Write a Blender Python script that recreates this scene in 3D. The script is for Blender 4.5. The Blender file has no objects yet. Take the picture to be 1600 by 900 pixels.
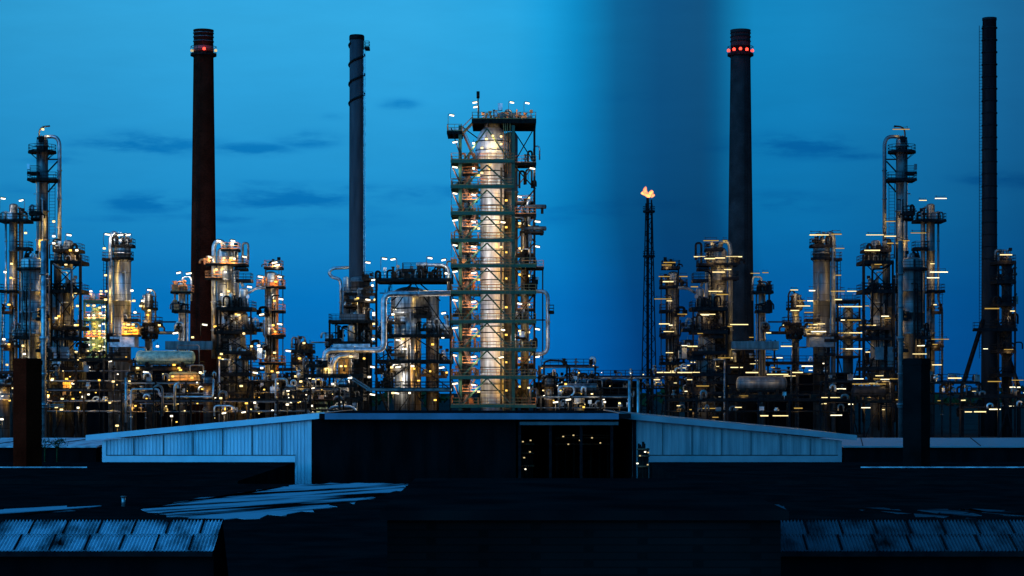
import bpy, math, random
from mathutils import Vector, Matrix

random.seed(7)
scene = bpy.context.scene
COL = scene.collection
F, CX, HY, CAMH = 3300.0, 800.0, 610.0, 9.0      # focal length in 1600-px units, image centre, horizon row, eye height
MIR = False                                       # building the mirrored units that stand for the reflection on the right

def XF(px):
    return 1475.0 - px if MIR else px

def W(px, py, Y):
    return Vector(((XF(px) - CX) / F * Y, Y, CAMH + (HY - py) / F * Y))

# ------------------------------------------------------------------ materials
M = {}

def nodes_of(name):
    m = bpy.data.materials.new(name)
    m.use_nodes = True
    nt = m.node_tree
    return m, nt, nt.nodes['Principled BSDF']

def surf(name, c1, c2, rough=0.5, metal=0.0, scale=1.5, stretch=(1, 1, 1), detail=5.0, bump=0.0, lo=0.35, hi=0.68):
    m, nt, b = nodes_of(name)
    tc = nt.nodes.new('ShaderNodeTexCoord')
    mp = nt.nodes.new('ShaderNodeMapping'); mp.inputs['Scale'].default_value = stretch
    nz = nt.nodes.new('ShaderNodeTexNoise'); nz.inputs['Scale'].default_value = scale; nz.inputs['Detail'].default_value = detail
    rp = nt.nodes.new('ShaderNodeValToRGB')
    rp.color_ramp.elements[0].position = lo; rp.color_ramp.elements[1].position = hi
    rp.color_ramp.elements[0].color = (*c1, 1); rp.color_ramp.elements[1].color = (*c2, 1)
    L = nt.links.new
    L(tc.outputs['Object'], mp.inputs['Vector']); L(mp.outputs['Vector'], nz.inputs['Vector'])
    L(nz.outputs['Fac'], rp.inputs['Fac']); L(rp.outputs['Color'], b.inputs['Base Color'])
    mr = nt.nodes.new('ShaderNodeMapRange')
    mr.inputs['To Min'].default_value = max(0.05, rough - 0.12); mr.inputs['To Max'].default_value = min(1, rough + 0.15)
    L(nz.outputs['Fac'], mr.inputs['Value']); L(mr.outputs['Result'], b.inputs['Roughness'])
    b.inputs['Metallic'].default_value = metal
    if bump:
        bp = nt.nodes.new('ShaderNodeBump'); bp.inputs['Strength'].default_value = bump; bp.inputs['Distance'].default_value = 0.05
        L(nz.outputs['Fac'], bp.inputs['Height']); L(bp.outputs['Normal'], b.inputs['Normal'])
    M[name] = m
    return m, nt, b, rp

def cladding(name, c1, c2, rough, metal, course=2.1):
    # insulation cladding: sheets in courses, dark lap seams, rain streaks
    m, nt, b, rp = surf(name, c1, c2, rough, metal, 1.1, (1.6, 1.6, 0.22), 6)
    L = nt.links.new
    tc = [n for n in nt.nodes if n.type == 'TEX_COORD'][0]
    sx = nt.nodes.new('ShaderNodeSeparateXYZ'); L(tc.outputs['Object'], sx.inputs[0])
    dv = nt.nodes.new('ShaderNodeMath'); dv.operation = 'DIVIDE'; dv.inputs[1].default_value = course; L(sx.outputs['Z'], dv.inputs[0])
    fr = nt.nodes.new('ShaderNodeMath'); fr.operation = 'FRACT'; L(dv.outputs[0], fr.inputs[0])
    lt = nt.nodes.new('ShaderNodeMath'); lt.operation = 'LESS_THAN'; lt.inputs[1].default_value = 0.055; L(fr.outputs[0], lt.inputs[0])
    fl = nt.nodes.new('ShaderNodeMath'); fl.operation = 'FLOOR'; L(dv.outputs[0], fl.inputs[0])
    wn = nt.nodes.new('ShaderNodeTexWhiteNoise'); wn.noise_dimensions = '1D'; L(fl.outputs[0], wn.inputs['W'])
    mr = nt.nodes.new('ShaderNodeMapRange'); mr.inputs['To Min'].default_value = 0.72; mr.inputs['To Max'].default_value = 1.1
    L(wn.outputs['Value'], mr.inputs['Value'])
    seam = nt.nodes.new('ShaderNodeMapRange'); seam.inputs['To Min'].default_value = 1; seam.inputs['To Max'].default_value = 0.35
    L(lt.outputs[0], seam.inputs['Value'])
    mu = nt.nodes.new('ShaderNodeMath'); mu.operation = 'MULTIPLY'; L(mr.outputs[0], mu.inputs[0]); L(seam.outputs[0], mu.inputs[1])
    mx = nt.nodes.new('ShaderNodeVectorMath'); mx.operation = 'SCALE'
    L(rp.outputs['Color'], mx.inputs[0]); L(mu.outputs[0], mx.inputs['Scale']); L(mx.outputs[0], b.inputs['Base Color'])

def brickmat(name, c1, c2, mortar, scale):
    m, nt, b = nodes_of(name)
    L = nt.links.new
    tc = nt.nodes.new('ShaderNodeTexCoord')
    sx = nt.nodes.new('ShaderNodeSeparateXYZ'); L(tc.outputs['Object'], sx.inputs[0])
    at = nt.nodes.new('ShaderNodeMath'); at.operation = 'ARCTAN2'; L(sx.outputs['Y'], at.inputs[0]); L(sx.outputs['X'], at.inputs[1])
    ml = nt.nodes.new('ShaderNodeMath'); ml.operation = 'MULTIPLY'; ml.inputs[1].default_value = 2.3; L(at.outputs[0], ml.inputs[0])
    cb = nt.nodes.new('ShaderNodeCombineXYZ'); L(ml.outputs[0], cb.inputs[0]); L(sx.outputs['Z'], cb.inputs[1])
    br = nt.nodes.new('ShaderNodeTexBrick'); br.inputs['Scale'].default_value = scale
    br.inputs['Color1'].default_value = (*c1, 1); br.inputs['Color2'].default_value = (*c2, 1); br.inputs['Mortar'].default_value = (*mortar, 1)
    br.inputs['Mortar Size'].default_value = 0.025
    L(cb.outputs[0], br.inputs['Vector'])
    nz = nt.nodes.new('ShaderNodeTexNoise'); nz.inputs['Scale'].default_value = 0.35; nz.inputs['Detail'].default_value = 6
    L(tc.outputs['Object'], nz.inputs['Vector'])
    mr = nt.nodes.new('ShaderNodeMapRange'); mr.inputs['From Min'].default_value = 0.3; mr.inputs['From Max'].default_value = 0.7
    mr.inputs['To Min'].default_value = 0.5; mr.inputs['To Max'].default_value = 1.2; L(nz.outputs['Fac'], mr.inputs['Value'])
    vs = nt.nodes.new('ShaderNodeVectorMath'); vs.operation = 'SCALE'; L(br.outputs['Color'], vs.inputs[0]); L(mr.outputs[0], vs.inputs['Scale'])
    L(vs.outputs[0], b.inputs['Base Color']); b.inputs['Roughness'].default_value = 0.9
    M[name] = m

def glow(name, c, s):
    m = bpy.data.materials.new(name); m.use_nodes = True
    nt = m.node_tree; nt.nodes.clear()
    o = nt.nodes.new('ShaderNodeOutputMaterial'); e = nt.nodes.new('ShaderNodeEmission')
    e.inputs['Color'].default_value = (*c, 1); e.inputs['Strength'].default_value = s
    nt.links.new(e.outputs[0], o.inputs['Surface'])
    M[name] = m
    return m, nt, e

surf('dark', (.004, .004, .004), (.014, .012, .010), .55, .2, 2)
surf('blacksteel', (.004, .004, .005), (.011, .010, .010), .6, .1, 2)
surf('grey', (.12, .125, .13), (.38, .39, .40), .36, .75, 1.2)
surf('dullgrey', (.035, .04, .045), (.08, .085, .09), .5, .5, 1.2)
surf('midsteel', (.02, .02, .021), (.10, .10, .10), .45, .5, 1.2)
cladding('shell', (.09, .09, .088), (.40, .40, .39), .38, .7)
cladding('shellwhite', (.40, .42, .45), (.76, .78, .82), .4, .3)
cladding('shellmid', (.03, .03, .03), (.16, .155, .15), .42, .6)
cladding('shelldark', (.025, .025, .026), (.09, .09, .09), .5, .4)
cladding('shellblack', (.008, .009, .011), (.02, .021, .024), .55, .3)
surf('rust', (.16, .045, .010), (.46, .15, .03), .75, .1, 2.5)
surf('rustdark', (.05, .018, .007), (.14, .05, .016), .75, .1, 2.5)
surf('green', (.005, .020, .002), (.014, .046, .005), .5, .1, 1.5)
surf('palegreen', (.07, .12, .085), (.20, .28, .20), .5, .1, 1.5)
surf('redpaint', (.22, .015, .01), (.35, .03, .02), .6, 0, 1)
surf('stack', (.022, .025, .030), (.045, .05, .056), .6, .2, .7, (1, 1, .15), bump=.1)
surf('stackdark', (.008, .009, .011), (.016, .017, .020), .6, .2, .7, (1, 1, .15))
surf('ochre', (.25, .14, .03), (.42, .25, .06), .7, 0, 1)
surf('concrete', (.10, .10, .095), (.22, .22, .2), .85, 0, 1.5, bump=.2)
surf('ground', (.012, .012, .012), (.035, .033, .03), .95, 0, .15, detail=8)
surf('bitumen', (.0035, .0035, .004), (.008, .008, .008), 1.0, 0, .5, detail=8)
surf('shadecladding', (.002, .002, .0025), (.0045, .0045, .005), .9, 0, .8, (1, 1, .2))  # for walls in shade, their darkness put into the base colour
surf('claddingrefl', (.09, .10, .11), (.17, .18, .19), .6, .0, .6, (2.5, 2.5, .3), detail=7)  # right-hand copy, the reflection's dimness put into its colour
surf('trimrefl', (.10, .115, .13), (.15, .165, .18), .6, 0, .6)
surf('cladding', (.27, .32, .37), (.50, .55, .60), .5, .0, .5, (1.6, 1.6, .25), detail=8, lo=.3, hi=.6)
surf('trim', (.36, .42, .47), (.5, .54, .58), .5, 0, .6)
surf('zinc', (.16, .18, .21), (.40, .43, .46), .7, 0, .9, detail=9, lo=.42, hi=.6)
surf('bluetrim', (.035, .06, .10), (.07, .10, .16), .5, .0, .6)
surf('leafdark', (.008, .014, .006), (.02, .035, .012), .8, 0, 3)
brickmat('brick', (.062, .010, .005), (.032, .006, .003), (.018, .006, .004), 1.6)
brickmat('brickrefl', (.026, .024, .026), (.018, .018, .019), (.012, .012, .012), 1.6)
brickmat('brickdark', (.007, .006, .006), (.005, .005, .005), (.004, .004, .004), 1.6)
brickmat('brickred', (.16, .008, .003), (.10, .006, .002), (.03, .004, .002), 2.4)

for nm in ('brick', 'brickrefl', 'brickred', 'stack', 'dark', 'bitumen', 'shadecladding', 'ground', 'blacksteel', 'brickdark', 'shellblack', 'stackdark', 'leafdark'):
    M[nm].node_tree.nodes['Principled BSDF'].inputs['Specular IOR Level'].default_value = 0

# worn sheet roofing: pale and dark patches spread by noise
def worn(name, dark, pale, scale, stretch, lo, hi, turn=0):
    m, nt, b, rp = surf(name, dark, pale, .75, 0, scale, stretch, 9, lo=lo, hi=hi)
    tc = [n for n in nt.nodes if n.type == 'TEX_COORD'][0]; mp = [n for n in nt.nodes if n.type == 'MAPPING'][0]
    vr = nt.nodes.new('ShaderNodeVectorRotate'); vr.rotation_type = 'Z_AXIS'; vr.inputs['Angle'].default_value = math.radians(-turn)
    nt.links.new(tc.outputs['Object'], vr.inputs['Vector']); nt.links.new(vr.outputs[0], mp.inputs['Vector'])
    b.inputs['Specular IOR Level'].default_value = 0
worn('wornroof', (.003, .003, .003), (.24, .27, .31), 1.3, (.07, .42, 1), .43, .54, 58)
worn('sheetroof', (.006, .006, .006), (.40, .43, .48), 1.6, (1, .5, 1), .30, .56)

worn('wornrefl', (.004, .004, .004), (.05, .056, .065), 1.3, (.07, .42, 1), .44, .56, -58)  # right-hand roof copies, darkened to hold the reflection's dimness
worn('sheetrefl', (.006, .006, .006), (.055, .063, .075), 1.6, (1, .5, 1), .30, .56)
glow('lamp_white', (1, .88, .66), 2.6)
glow('lamp_warm', (1, .74, .30), 2.2)
glow('lamp_sodium', (1, .58, .10), 2.0)
glow('lamp_streak', (1, .78, .36), 1.7)
glow('lamp_streakdim', (1, .62, .14), .55)
glow('lamp_streakwhite', (1, .86, .55), 2.4)
glow('lamp_red', (1, .05, .03), 4)
glow('lamp_dim', (1, .75, .35), .8)
for nm in list(M):
    if nm.startswith('lamp_'): M[nm].cycles.emission_sampling = 'NONE'
fm, fnt, fe = glow('flame', (1, .5, .1), 1)
fnt.nodes.clear(); N = fnt.nodes.new
fo = N('ShaderNodeOutputMaterial'); fv = N('ShaderNodeEmission'); tc = N('ShaderNodeTexCoord'); nz = N('ShaderNodeTexNoise'); nz.inputs['Scale'].default_value = .9; nz.inputs['Detail'].default_value = 4
rp = N('ShaderNodeValToRGB'); rp.color_ramp.elements[0].position = .36; rp.color_ramp.elements[1].position = .6
rp.color_ramp.elements[0].color = (1, .13, .004, 1); rp.color_ramp.elements[1].color = (1.3, .50, .05, 1); fv.inputs['Strength'].default_value = 2.1
for x_, y_ in ((tc.outputs['Object'], nz.inputs['Vector']), (nz.outputs['Fac'], rp.inputs['Fac']), (rp.outputs['Color'], fv.inputs['Color']), (fv.outputs[0], fo.inputs['Volume'])): fnt.links.new(x_, y_)

# right-hand plant stands for a reflection, its dimness put into darker materials
MAPR = {'shell': 'shelldark', 'shellmid': 'shelldark', 'grey': 'dullgrey', 'brick': 'brickrefl', 'stack': 'stackdark', 'dark': 'blacksteel',
        'rust': 'blacksteel', 'green': 'blacksteel', 'brickred': 'brickdark', 'palegreen': 'shelldark', 'ochre': 'dullgrey', 'midsteel': 'blacksteel',
        'shelldark': 'shelldark', 'redpaint': 'brickdark', 'cladding': 'claddingrefl', 'trim': 'trimrefl'}

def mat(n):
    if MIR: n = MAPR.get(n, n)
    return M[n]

# ------------------------------------------------------------------ mesh builder (world coordinates)
class MB:
    def __init__(s):
        s.v, s.f, s.mi, s.sm = [], [], [], []
    def face(s, idx, mi=0, smooth=False):
        s.f.append(tuple(idx)); s.mi.append(mi); s.sm.append(smooth)
    def hexa(s, p, mi=0):                      # eight corners: bottom loop then top loop
        b = len(s.v); s.v.extend(Vector(q) for q in p)
        for q in ((0, 3, 2, 1), (4, 5, 6, 7), (0, 1, 5, 4), (1, 2, 6, 5), (2, 3, 7, 6), (3, 0, 4, 7)):
            s.face([b + i for i in q], mi)
    def box(s, a, c, mi=0):
        x0, x1 = sorted((a[0], c[0])); y0, y1 = sorted((a[1], c[1])); z0, z1 = sorted((a[2], c[2]))
        s.hexa([(x0, y0, z0), (x1, y0, z0), (x1, y1, z0), (x0, y1, z0), (x0, y0, z1), (x1, y0, z1), (x1, y1, z1), (x0, y1, z1)], mi)
    def beam(s, p, q, w, h=None, mi=0):
        p, q = Vector(p), Vector(q); h = h or w; d = q - p
        if d.length < 1e-6: return
        d.normalize(); up = Vector((0, 0, 1)) if abs(d.z) < .95 else Vector((0, 1, 0))
        a = d.cross(up).normalized() * (w / 2); b = d.cross(a).normalized() * (h / 2)
        s.hexa([p - a - b, p + a - b, p + a + b, p - a + b, q - a - b, q + a - b, q + a + b, q - a + b], mi)
    def tube(s, pts, r, n=8, mi=0, caps=True, r1=None):
        pts = [Vector(p) for p in pts]; k = len(pts); base = len(s.v)
        d0 = (pts[1] - pts[0]).normalized()
        a = d0.orthogonal().normalized()
        for i, p in enumerate(pts):
            d = (pts[min(i + 1, k - 1)] - pts[max(i - 1, 0)]).normalized()
            a = (a - d * a.dot(d)).normalized(); b = d.cross(a)
            rr = r if r1 is None else r + (r1 - r) * i / (k - 1)
            for j in range(n):
                t = 2 * math.pi * j / n
                s.v.append(p + a * (math.cos(t) * rr) + b * (math.sin(t) * rr))
        for i in range(k - 1):
            for j in range(n):
                o = base + i * n
                s.face((o + j, o + (j + 1) % n, o + n + (j + 1) % n, o + n + j), mi, True)
        if caps:
            s.face([base + j for j in reversed(range(n))], mi); s.face([base + (k - 1) * n + j for j in range(n)], mi)
    def rev(s, c, prof, n=24, mi=0, smooth=True):   # profile of (radius, z) round a vertical axis at c=(x,y)
        base = len(s.v)
        for r, z in prof:
            for j in range(n):
                t = 2 * math.pi * j / n
                s.v.append(Vector((c[0] + math.cos(t) * r, c[1] + math.sin(t) * r, z)))
        for i in range(len(prof) - 1):
            for j in range(n):
                o = base + i * n
                s.face((o + j, o + (j + 1) % n, o + n + (j + 1) % n, o + n + j), mi, smooth)
        s.face([base + j for j in reversed(range(n))], mi); s.face([base + (len(prof) - 1) * n + j for j in range(n)], mi)
    def build(s, name, mats, parent=None, origin=None):
        me = bpy.data.meshes.new(name)
        o = origin if origin is not None else (parent_origin(parent) if parent else Vector((0, 0, 0)))
        me.from_pydata([tuple(v - o) for v in s.v], [], s.f)
        for m in (mats if isinstance(mats, (list, tuple)) else [mats]):
            me.materials.append(mat(m))
        me.polygons.foreach_set('material_index', s.mi); me.polygons.foreach_set('use_smooth', s.sm)
        me.update()
        ob = bpy.data.objects.new(name, me); COL.objects.link(ob)
        if parent: ob.parent = parent
        elif origin is not None: ob.location = origin
        return ob

def parent_origin(p):
    o = Vector((0, 0, 0))
    while p:
        o = o + p.location; p = p.parent
    return o

def rounded(pts, rad, seg=4):
    pts = [Vector(p) for p in pts]; out = [pts[0]]
    for i in range(1, len(pts) - 1):
        a, b, c = pts[i - 1], pts[i], pts[i + 1]
        ra = min(rad, (a - b).length * .48); rc = min(rad, (c - b).length * .48)
        p, q = b + (a - b).normalized() * ra, b + (c - b).normalized() * rc
        for k in range(seg + 1):
            t = k / seg
            out.append(p * (1 - t) ** 2 + b * (2 * t * (1 - t)) + q * t ** 2)
    out.append(pts[-1]); return out

# ------------------------------------------------------------------ lamp meshes, made once
def lamp_mesh(kind, emis):
    b = MB()
    if kind == 'flood':       # gooseneck mast and a tilted floodlight head
        R = Matrix.Rotation(math.radians(16), 4, 'X') @ Matrix.Rotation(math.radians(-9), 4, 'Y')
        h = MB(); h.box((-.46, -.2, -.14), (.46, .2, .14), 0); h.box((-.5, -.25, .142), (.5, .25, .21), 1)
        h.v = [R @ v for v in h.v]
        b.v, b.f, b.mi, b.sm = h.v, h.f, h.mi, h.sm
        b.tube(rounded([(.4, .1, .22), (.78, .1, .24), (.78, .1, -2.1)], .3, 3), .05, 5, 1)
    elif kind == 'bulk':      # bulkhead lamp under a small hood
        b.box((-.24, -.2, -.17), (.24, .18, .15), 0); b.box((-.3, -.27, .152), (.3, .22, .22), 1); b.beam((0, .1, .25), (0, .1, .7), .07, mi=1)
    elif kind == 'strip':     # light streak of a blurred reflection, shaped as a bar on two rods
        b.box((-1.75, -.1, -.085), (1.75, .1, .07), 0); b.box((-1.82, -.17, .072), (1.82, .17, .15), 1)
        for x in (-1.3, 1.3): b.beam((x, .05, .15), (x, .05, .7), .06, mi=1); b.beam((x, .05, .7), (x, 1.6, .7), .06, mi=1)
        b.beam((-1.35, 1.6, .7), (1.35, 1.6, .7), .08, mi=1)
    me = bpy.data.meshes.new('lamp')
    me.from_pydata([tuple(v) for v in b.v], [], b.f)
    me.materials.append(M[emis]); me.materials.append(M['dark'])
    me.polygons.foreach_set('material_index', b.mi); me.update()
    return me
LAMPS = {'w': lamp_mesh('flood', 'lamp_white'), 'y': lamp_mesh('bulk', 'lamp_warm'), 's': lamp_mesh('bulk', 'lamp_sodium'),
         'b': lamp_mesh('bulk', 'lamp_white'), 'l': lamp_mesh('strip', 'lamp_streak'), 'd': lamp_mesh('bulk', 'lamp_dim'), 'l2': lamp_mesh('strip', 'lamp_streakdim'), 'l3': lamp_mesh('strip', 'lamp_streakwhite')}

def bulb(c, w):
    l = bpy.data.lights.new('bulb', 'POINT'); l.energy = w; l.color = c; l.shadow_soft_size = .25; return l
BULBS = {'W': bulb((1, .97, .92), 900), 'w': bulb((1, .90, .72), 330), 'y': bulb((1, .62, .14), 260), 's': bulb((1, .46, .05), 320), 'b': bulb((1, .84, .54), 190), 'l': bulb((1, .62, .20), 230)}
REDBULB = bulb((1, .04, .02), 60)
# ------------------------------------------------------------------ things
LABELS = {}
class T:
    def __init__(s, name, label, cat, px, Y, group=None, z=0.0):
        s.Y = Y; s.o = bpy.data.objects.new(name, None); COL.objects.link(s.o)
        p = W(px, HY, Y); s.o.location = (p.x, p.y, z)
        s.o.empty_display_size = 1
        s.o['label'] = label; s.o['category'] = cat
        if group: s.o['group'] = group
        LABELS[label] = LABELS.get(label, 0) + 1
    def m(s, px): return px * s.Y / F                 # pixels at this depth to metres
    def P(s, px, py, d=0): return W(px, py, s.Y + d)
    def part(s, name, mb, mats, parent=None):
        return mb.build(name, mats, parent or s.o)
    # a vertical vessel: domed heads, flanges where two courses meet
    def shell(s, px, top, bot, w, d=0, m='shell', name='shell', dome=.5, flanges=(), n=28, ground=False):
        Y = s.Y + d; c = W(px, top, Y); r = w / 2 * Y / F; zt = c.z; zb = 0.0 if ground else W(px, bot, Y).z
        prof = [(r, zb)]
        for fy in sorted(flanges, reverse=True):
            z = W(px, fy, Y).z
            prof += [(r, z - .16), (r * 1.07 + .05, z - .15), (r * 1.07 + .05, z + .15), (r, z + .16)]
        zd = zt - r * dome
        prof += [(r, zd)]
        if dome:
            prof += [(r * math.cos(a), zd + r * dome * math.sin(a)) for a in (.3, .6, .9, 1.2, 1.45)]
        b = MB(); b.rev((c.x, Y), prof, n)
        return s.part(name, b, m)
    def pipe(s, pts, w, m='grey', name='pipe', rad=None, parent=None):
        q = [s.P(*p) for p in pts]; r = s.m(w) / 2
        b = MB(); b.tube(rounded(q, rad if rad is not None else r * 3.2, 5) if len(q) > 2 else q, r, 10)
        # flanges along long straight runs
        for a, c in zip(q[:-1], q[1:]):
            L = (c - a).length
            k = int(L / 6)
            for i in range(1, k + 1):
                p = a.lerp(c, i / (k + 1)); u = (c - a).normalized()
                b.tube([p - u * .12, p + u * .12], r * 1.3 + .02, 10)
        return s.part(name, b, m, parent)
    def rail(s, loop, parent, m='dark', closed=True, h=1.25):
        b = MB(); n = len(loop)
        segs = [(loop[i], loop[(i + 1) % n]) for i in range(n if closed else n - 1)]
        up = Vector((0, 0, 1))
        for p, q in segs:
            for k in (h, h * .52): b.beam(p + up * k, q + up * k, .085)
            b.beam(p + up * .1, q + up * .1, .03, .16)
            L = (q - p).length; c = max(1, round(L / 1.5))
            for i in range(c): b.beam(p.lerp(q, i / c), p.lerp(q, i / c) + up * h, .06)
        if not closed: b.beam(loop[-1], loop[-1] + up * h, .06)
        return s.part('railing', b, m, parent)
    def plat(s, y, x0, x1, d0, d1, m='dark', rm=None, rail=True, th=.3, brackets=True, name='platform'):
        z = s.P(0, y).z
        a, c = W(x0, y, s.Y + d0), W(x1, y, s.Y + d0)
        xa, xc = sorted((a.x, c.x)); ya, yc = s.Y + d0, s.Y + d1
        b = MB(); b.box((xa, ya, z - .12), (xc, yc, z))
        b.beam((xa, ya + .06, z - .12 - th / 2), (xc, ya + .06, z - .12 - th / 2), .12, th)
        b.beam((xa, yc - .06, z - .12 - th / 2), (xc, yc - .06, z - .12 - th / 2), .12, th)
        k = max(2, int((xc - xa) / 2.5))
        if brackets:
            for i in range(k + 1):
                x = xa + .08 + (xc - xa - .16) * i / k
                b.beam((x, ya + .13, z - .12 - th / 2), (x, yc - .13, z - .12 - th / 2), .1, th * .8)
        o = s.part(name, b, m)
        if rail:
            e = .08; z0 = z
            s.rail([Vector((xa + e, ya + e, z0)), Vector((xc - e, ya + e, z0)), Vector((xc - e, yc - e, z0)), Vector((xa + e, yc - e, z0))], o, rm or m)
        return o
    def ring(s, px, y, ri, ro, d=0, m='dark', rm=None, a0=0, a1=360, h=1.25):
        # ring platform round a vessel on triangular brackets
        Y = s.Y + d; c = W(px, y, Y); R0, R1 = s.m(ri), s.m(ro); z = c.z
        n = 20; b = MB(); A = [math.radians(a0 + (a1 - a0) * i / n) for i in range(n + 1)]
        P = lambda r, a, zz: Vector((c.x + r * math.cos(a), Y + r * math.sin(a), zz))
        for p, q in zip(A[:-1], A[1:]):
            b.hexa([P(R0, p, z - .14), P(R1, p, z - .14), P(R1, q, z - .14), P(R0, q, z - .14), P(R0, p, z), P(R1, p, z), P(R1, q, z), P(R0, q, z)])
            b.beam(P(R1 - .05, p, z - .24), P(R1 - .05, q, z - .24), .08, .2)
        for i in range(0, n + 1, 3):
            b.beam(P(R0, A[i], z - .14 - (R1 - R0) * .8), P(R1 - .1, A[i], z - .2), .1)
        o = s.part('platform', b, m)
        s.rail([P(R1 - .06, a, z) for a in A[::2]], o, rm or m, closed=(a1 - a0) >= 359, h=h) if (a1 - a0) < 359 else s.rail([P(R1 - .06, a, z) for a in A[:-1:2]], o, rm or m, h=h)
        return o
    def ladder(s, px, y0, y1, d=0, m='dark', cage=True, w=.55):
        b = MB(); p, q = s.P(px, y1, d), s.P(px, y0, d)
        for k in (-w / 2, w / 2): b.beam(p + Vector((k, 0, 0)), q + Vector((k, 0, 0)), .09)
        n = int((q.z - p.z) / .6)
        for i in range(1, n):
            z = p.z + i * .6; b.beam((p.x - w / 2, p.y, z), (p.x + w / 2, p.y, z), .06)
        if cage:
            for i in range(4, n, 3):
                z = p.z + i * .6; pts = [(p.x + .5 * math.cos(a), p.y - .1 - .75 * math.sin(a), z) for a in (0, .8, 1.57, 2.35, 3.14)]
                for u, v in zip(pts[:-1], pts[1:]): b.beam(u, v, .06)
        return s.part('ladder', b, m)
    def lamp(s, px, py, d=-2, k='w', sc=1.0, flip=False, lit=True):
        kb = k; k = k.lower()
        if MIR:
            sc *= {'w': 1.0, 'y': .8, 's': .7, 'b': .8}.get(k, 1); k = 'l'
        strip = k == 'l'
        if strip:
            sc *= random.choice((.3, .45, .6, .75, .95, 1.15)); k = random.choice(('l', 'l', 'l2', 'l2', 'l3'))
        o = bpy.data.objects.new('lamp', LAMPS[k]); COL.objects.link(o); o.parent = s.o
        o.location = s.P(px, py, d) - s.o.location
        o.scale = ((-sc if flip else sc) * random.uniform(.8, 1.1), sc, sc if not strip else random.uniform(.7, 1.2))
        if strip: o.scale[1] = .9; k = 'l'
        if k in BULBS and lit:                                  # the light this lamp sheds
            e = bpy.data.objects.new('bulb', BULBS[kb if kb in BULBS and not strip else k]); COL.objects.link(e); e.parent = s.o
            e.location = o.location + Vector((0, -.1, -.55))
        return o
    def lamps(s, lst, d=-2):
        for t in lst:
            s.lamp(t[0], t[1], t[3] if len(t) > 3 else d, t[2] if len(t) > 2 else 'w', flip=random.random() < .5)
    def gear(s, x0, x1, y, d0=-1.5, d1=1.5, n=10, h=14, seed=1, m='dark', name='valve_cluster'):
        # nozzles, valves and short pipework standing on a deck
        R = random.Random(seed)
        for i in range(n):
            b = MB()
            px = R.uniform(x0, x1); d = R.uniform(d0, d1); hh = R.uniform(.35, 1) * h; r = R.uniform(.10, .26)
            p, q = s.P(px, y, d), s.P(px, y - hh, d)
            k = R.random()
            if k < .35:
                nm = 'valve'
                b.tube([p, q], r, 8); b.tube([q - Vector((0, 0, .12)), q + Vector((0, 0, .12))], r * 1.7, 8)
                b.tube([p.lerp(q, .55) - Vector((.4, 0, 0)), p.lerp(q, .55) + Vector((.4, 0, 0))], r * 1.2, 8)
            elif k < .7:
                nm = 'pipe_bend'
                e = s.P(px + R.choice((-1, 1)) * R.uniform(4, 12), y - hh, d); g = s.P(px + R.uniform(4, 10), y, d); g.x = e.x
                b.tube(rounded([p, q, e, e.lerp(g, .8)], .5, 3), r, 8)
            elif k < .85:
                nm = 'instrument'
                b.box(p - Vector((.45, .4, 0)), p + Vector((.45, .4, .5 + hh * .05)))
                b.tube([p, q], .07, 6)
            else:
                nm = 'junction_box'
                b.tube([p, q], .06, 6); b.box(q - Vector((.3, .2, .3)), q + Vector((.3, .2, .3)))
            s.part(nm, b, R.choice((m, m, 'midsteel', 'grey') if m == 'dark' else (m, m, m, 'midsteel')))
    def post(s, px, y0, y1=None, w=2.5, d=0, m='dark', name='leg', top=None):
        b = MB(); q = s.P(px, y0, d); p = Vector((q.x, q.y, 0)) if y1 is None else s.P(px, y1, d)
        k = s.m(w); b.beam(p, q, k)
        return s.part(name, b, m)
    def bar(s, a, c, w=1.6, m='dark', name='brace'):
        b = MB(); b.beam(s.P(*a), s.P(*c), s.m(w)); return s.part(name, b, m)
    def bars(s, lst, w=1.6, m='dark', name='brace'):
        for a, c in lst: s.bar(a, c, w, m, name)
    def dress(s, px, w, top, bot, seed, n=4, d=None):
        R = random.Random(seed); r = s.m(w) / 2
        for i in range(n):
            f = R.uniform(-1.05, 1.05); dd = -math.sqrt(max(.05, 1.2 - f * f)) * r - .2; x = px + f * w / 2
            y0 = R.uniform(top, top + (bot - top) * .5); y1 = min(690, y0 + R.uniform(40, 160)); ww = R.uniform(1, 2.6); mm = R.choice(('dark', 'dark', 'midsteel', 'grey'))
            if R.random() < .6: e = R.choice((-1, 1)) * R.uniform(4, 14); s.pipe([(x + e, y0, dd), (x, y0, dd), (x, y1, dd)], ww, mm, rad=.4)
            else: s.pipe([(x, y0, dd), (x, y1, dd)], ww, mm)
        for i in range(n // 2 + 1):
            y = R.uniform(top + 10, bot - 20); q = R.choice((-1, 1)); a, c = px + q * w * .15, px + q * (w / 2 + R.uniform(7, 13))
            s.plat(y, min(a, c), max(a, c), -r - 1.1, -r + .3, 'dark', 'dark'); s.gear(min(a, c), max(a, c), y, -r - .8, -r, n=3, h=14, seed=seed + i)
    def block(s, name, x0, x1, y0, y1, d0, d1, m, parent=None):
        a, c = W(x0, y0, s.Y + d0), W(x1, y1, s.Y + d0)
        b = MB(); b.box((a.x, s.Y + d0, a.z), (c.x, s.Y + d1, c.z)); return s.part(name, b, m, parent)
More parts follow.
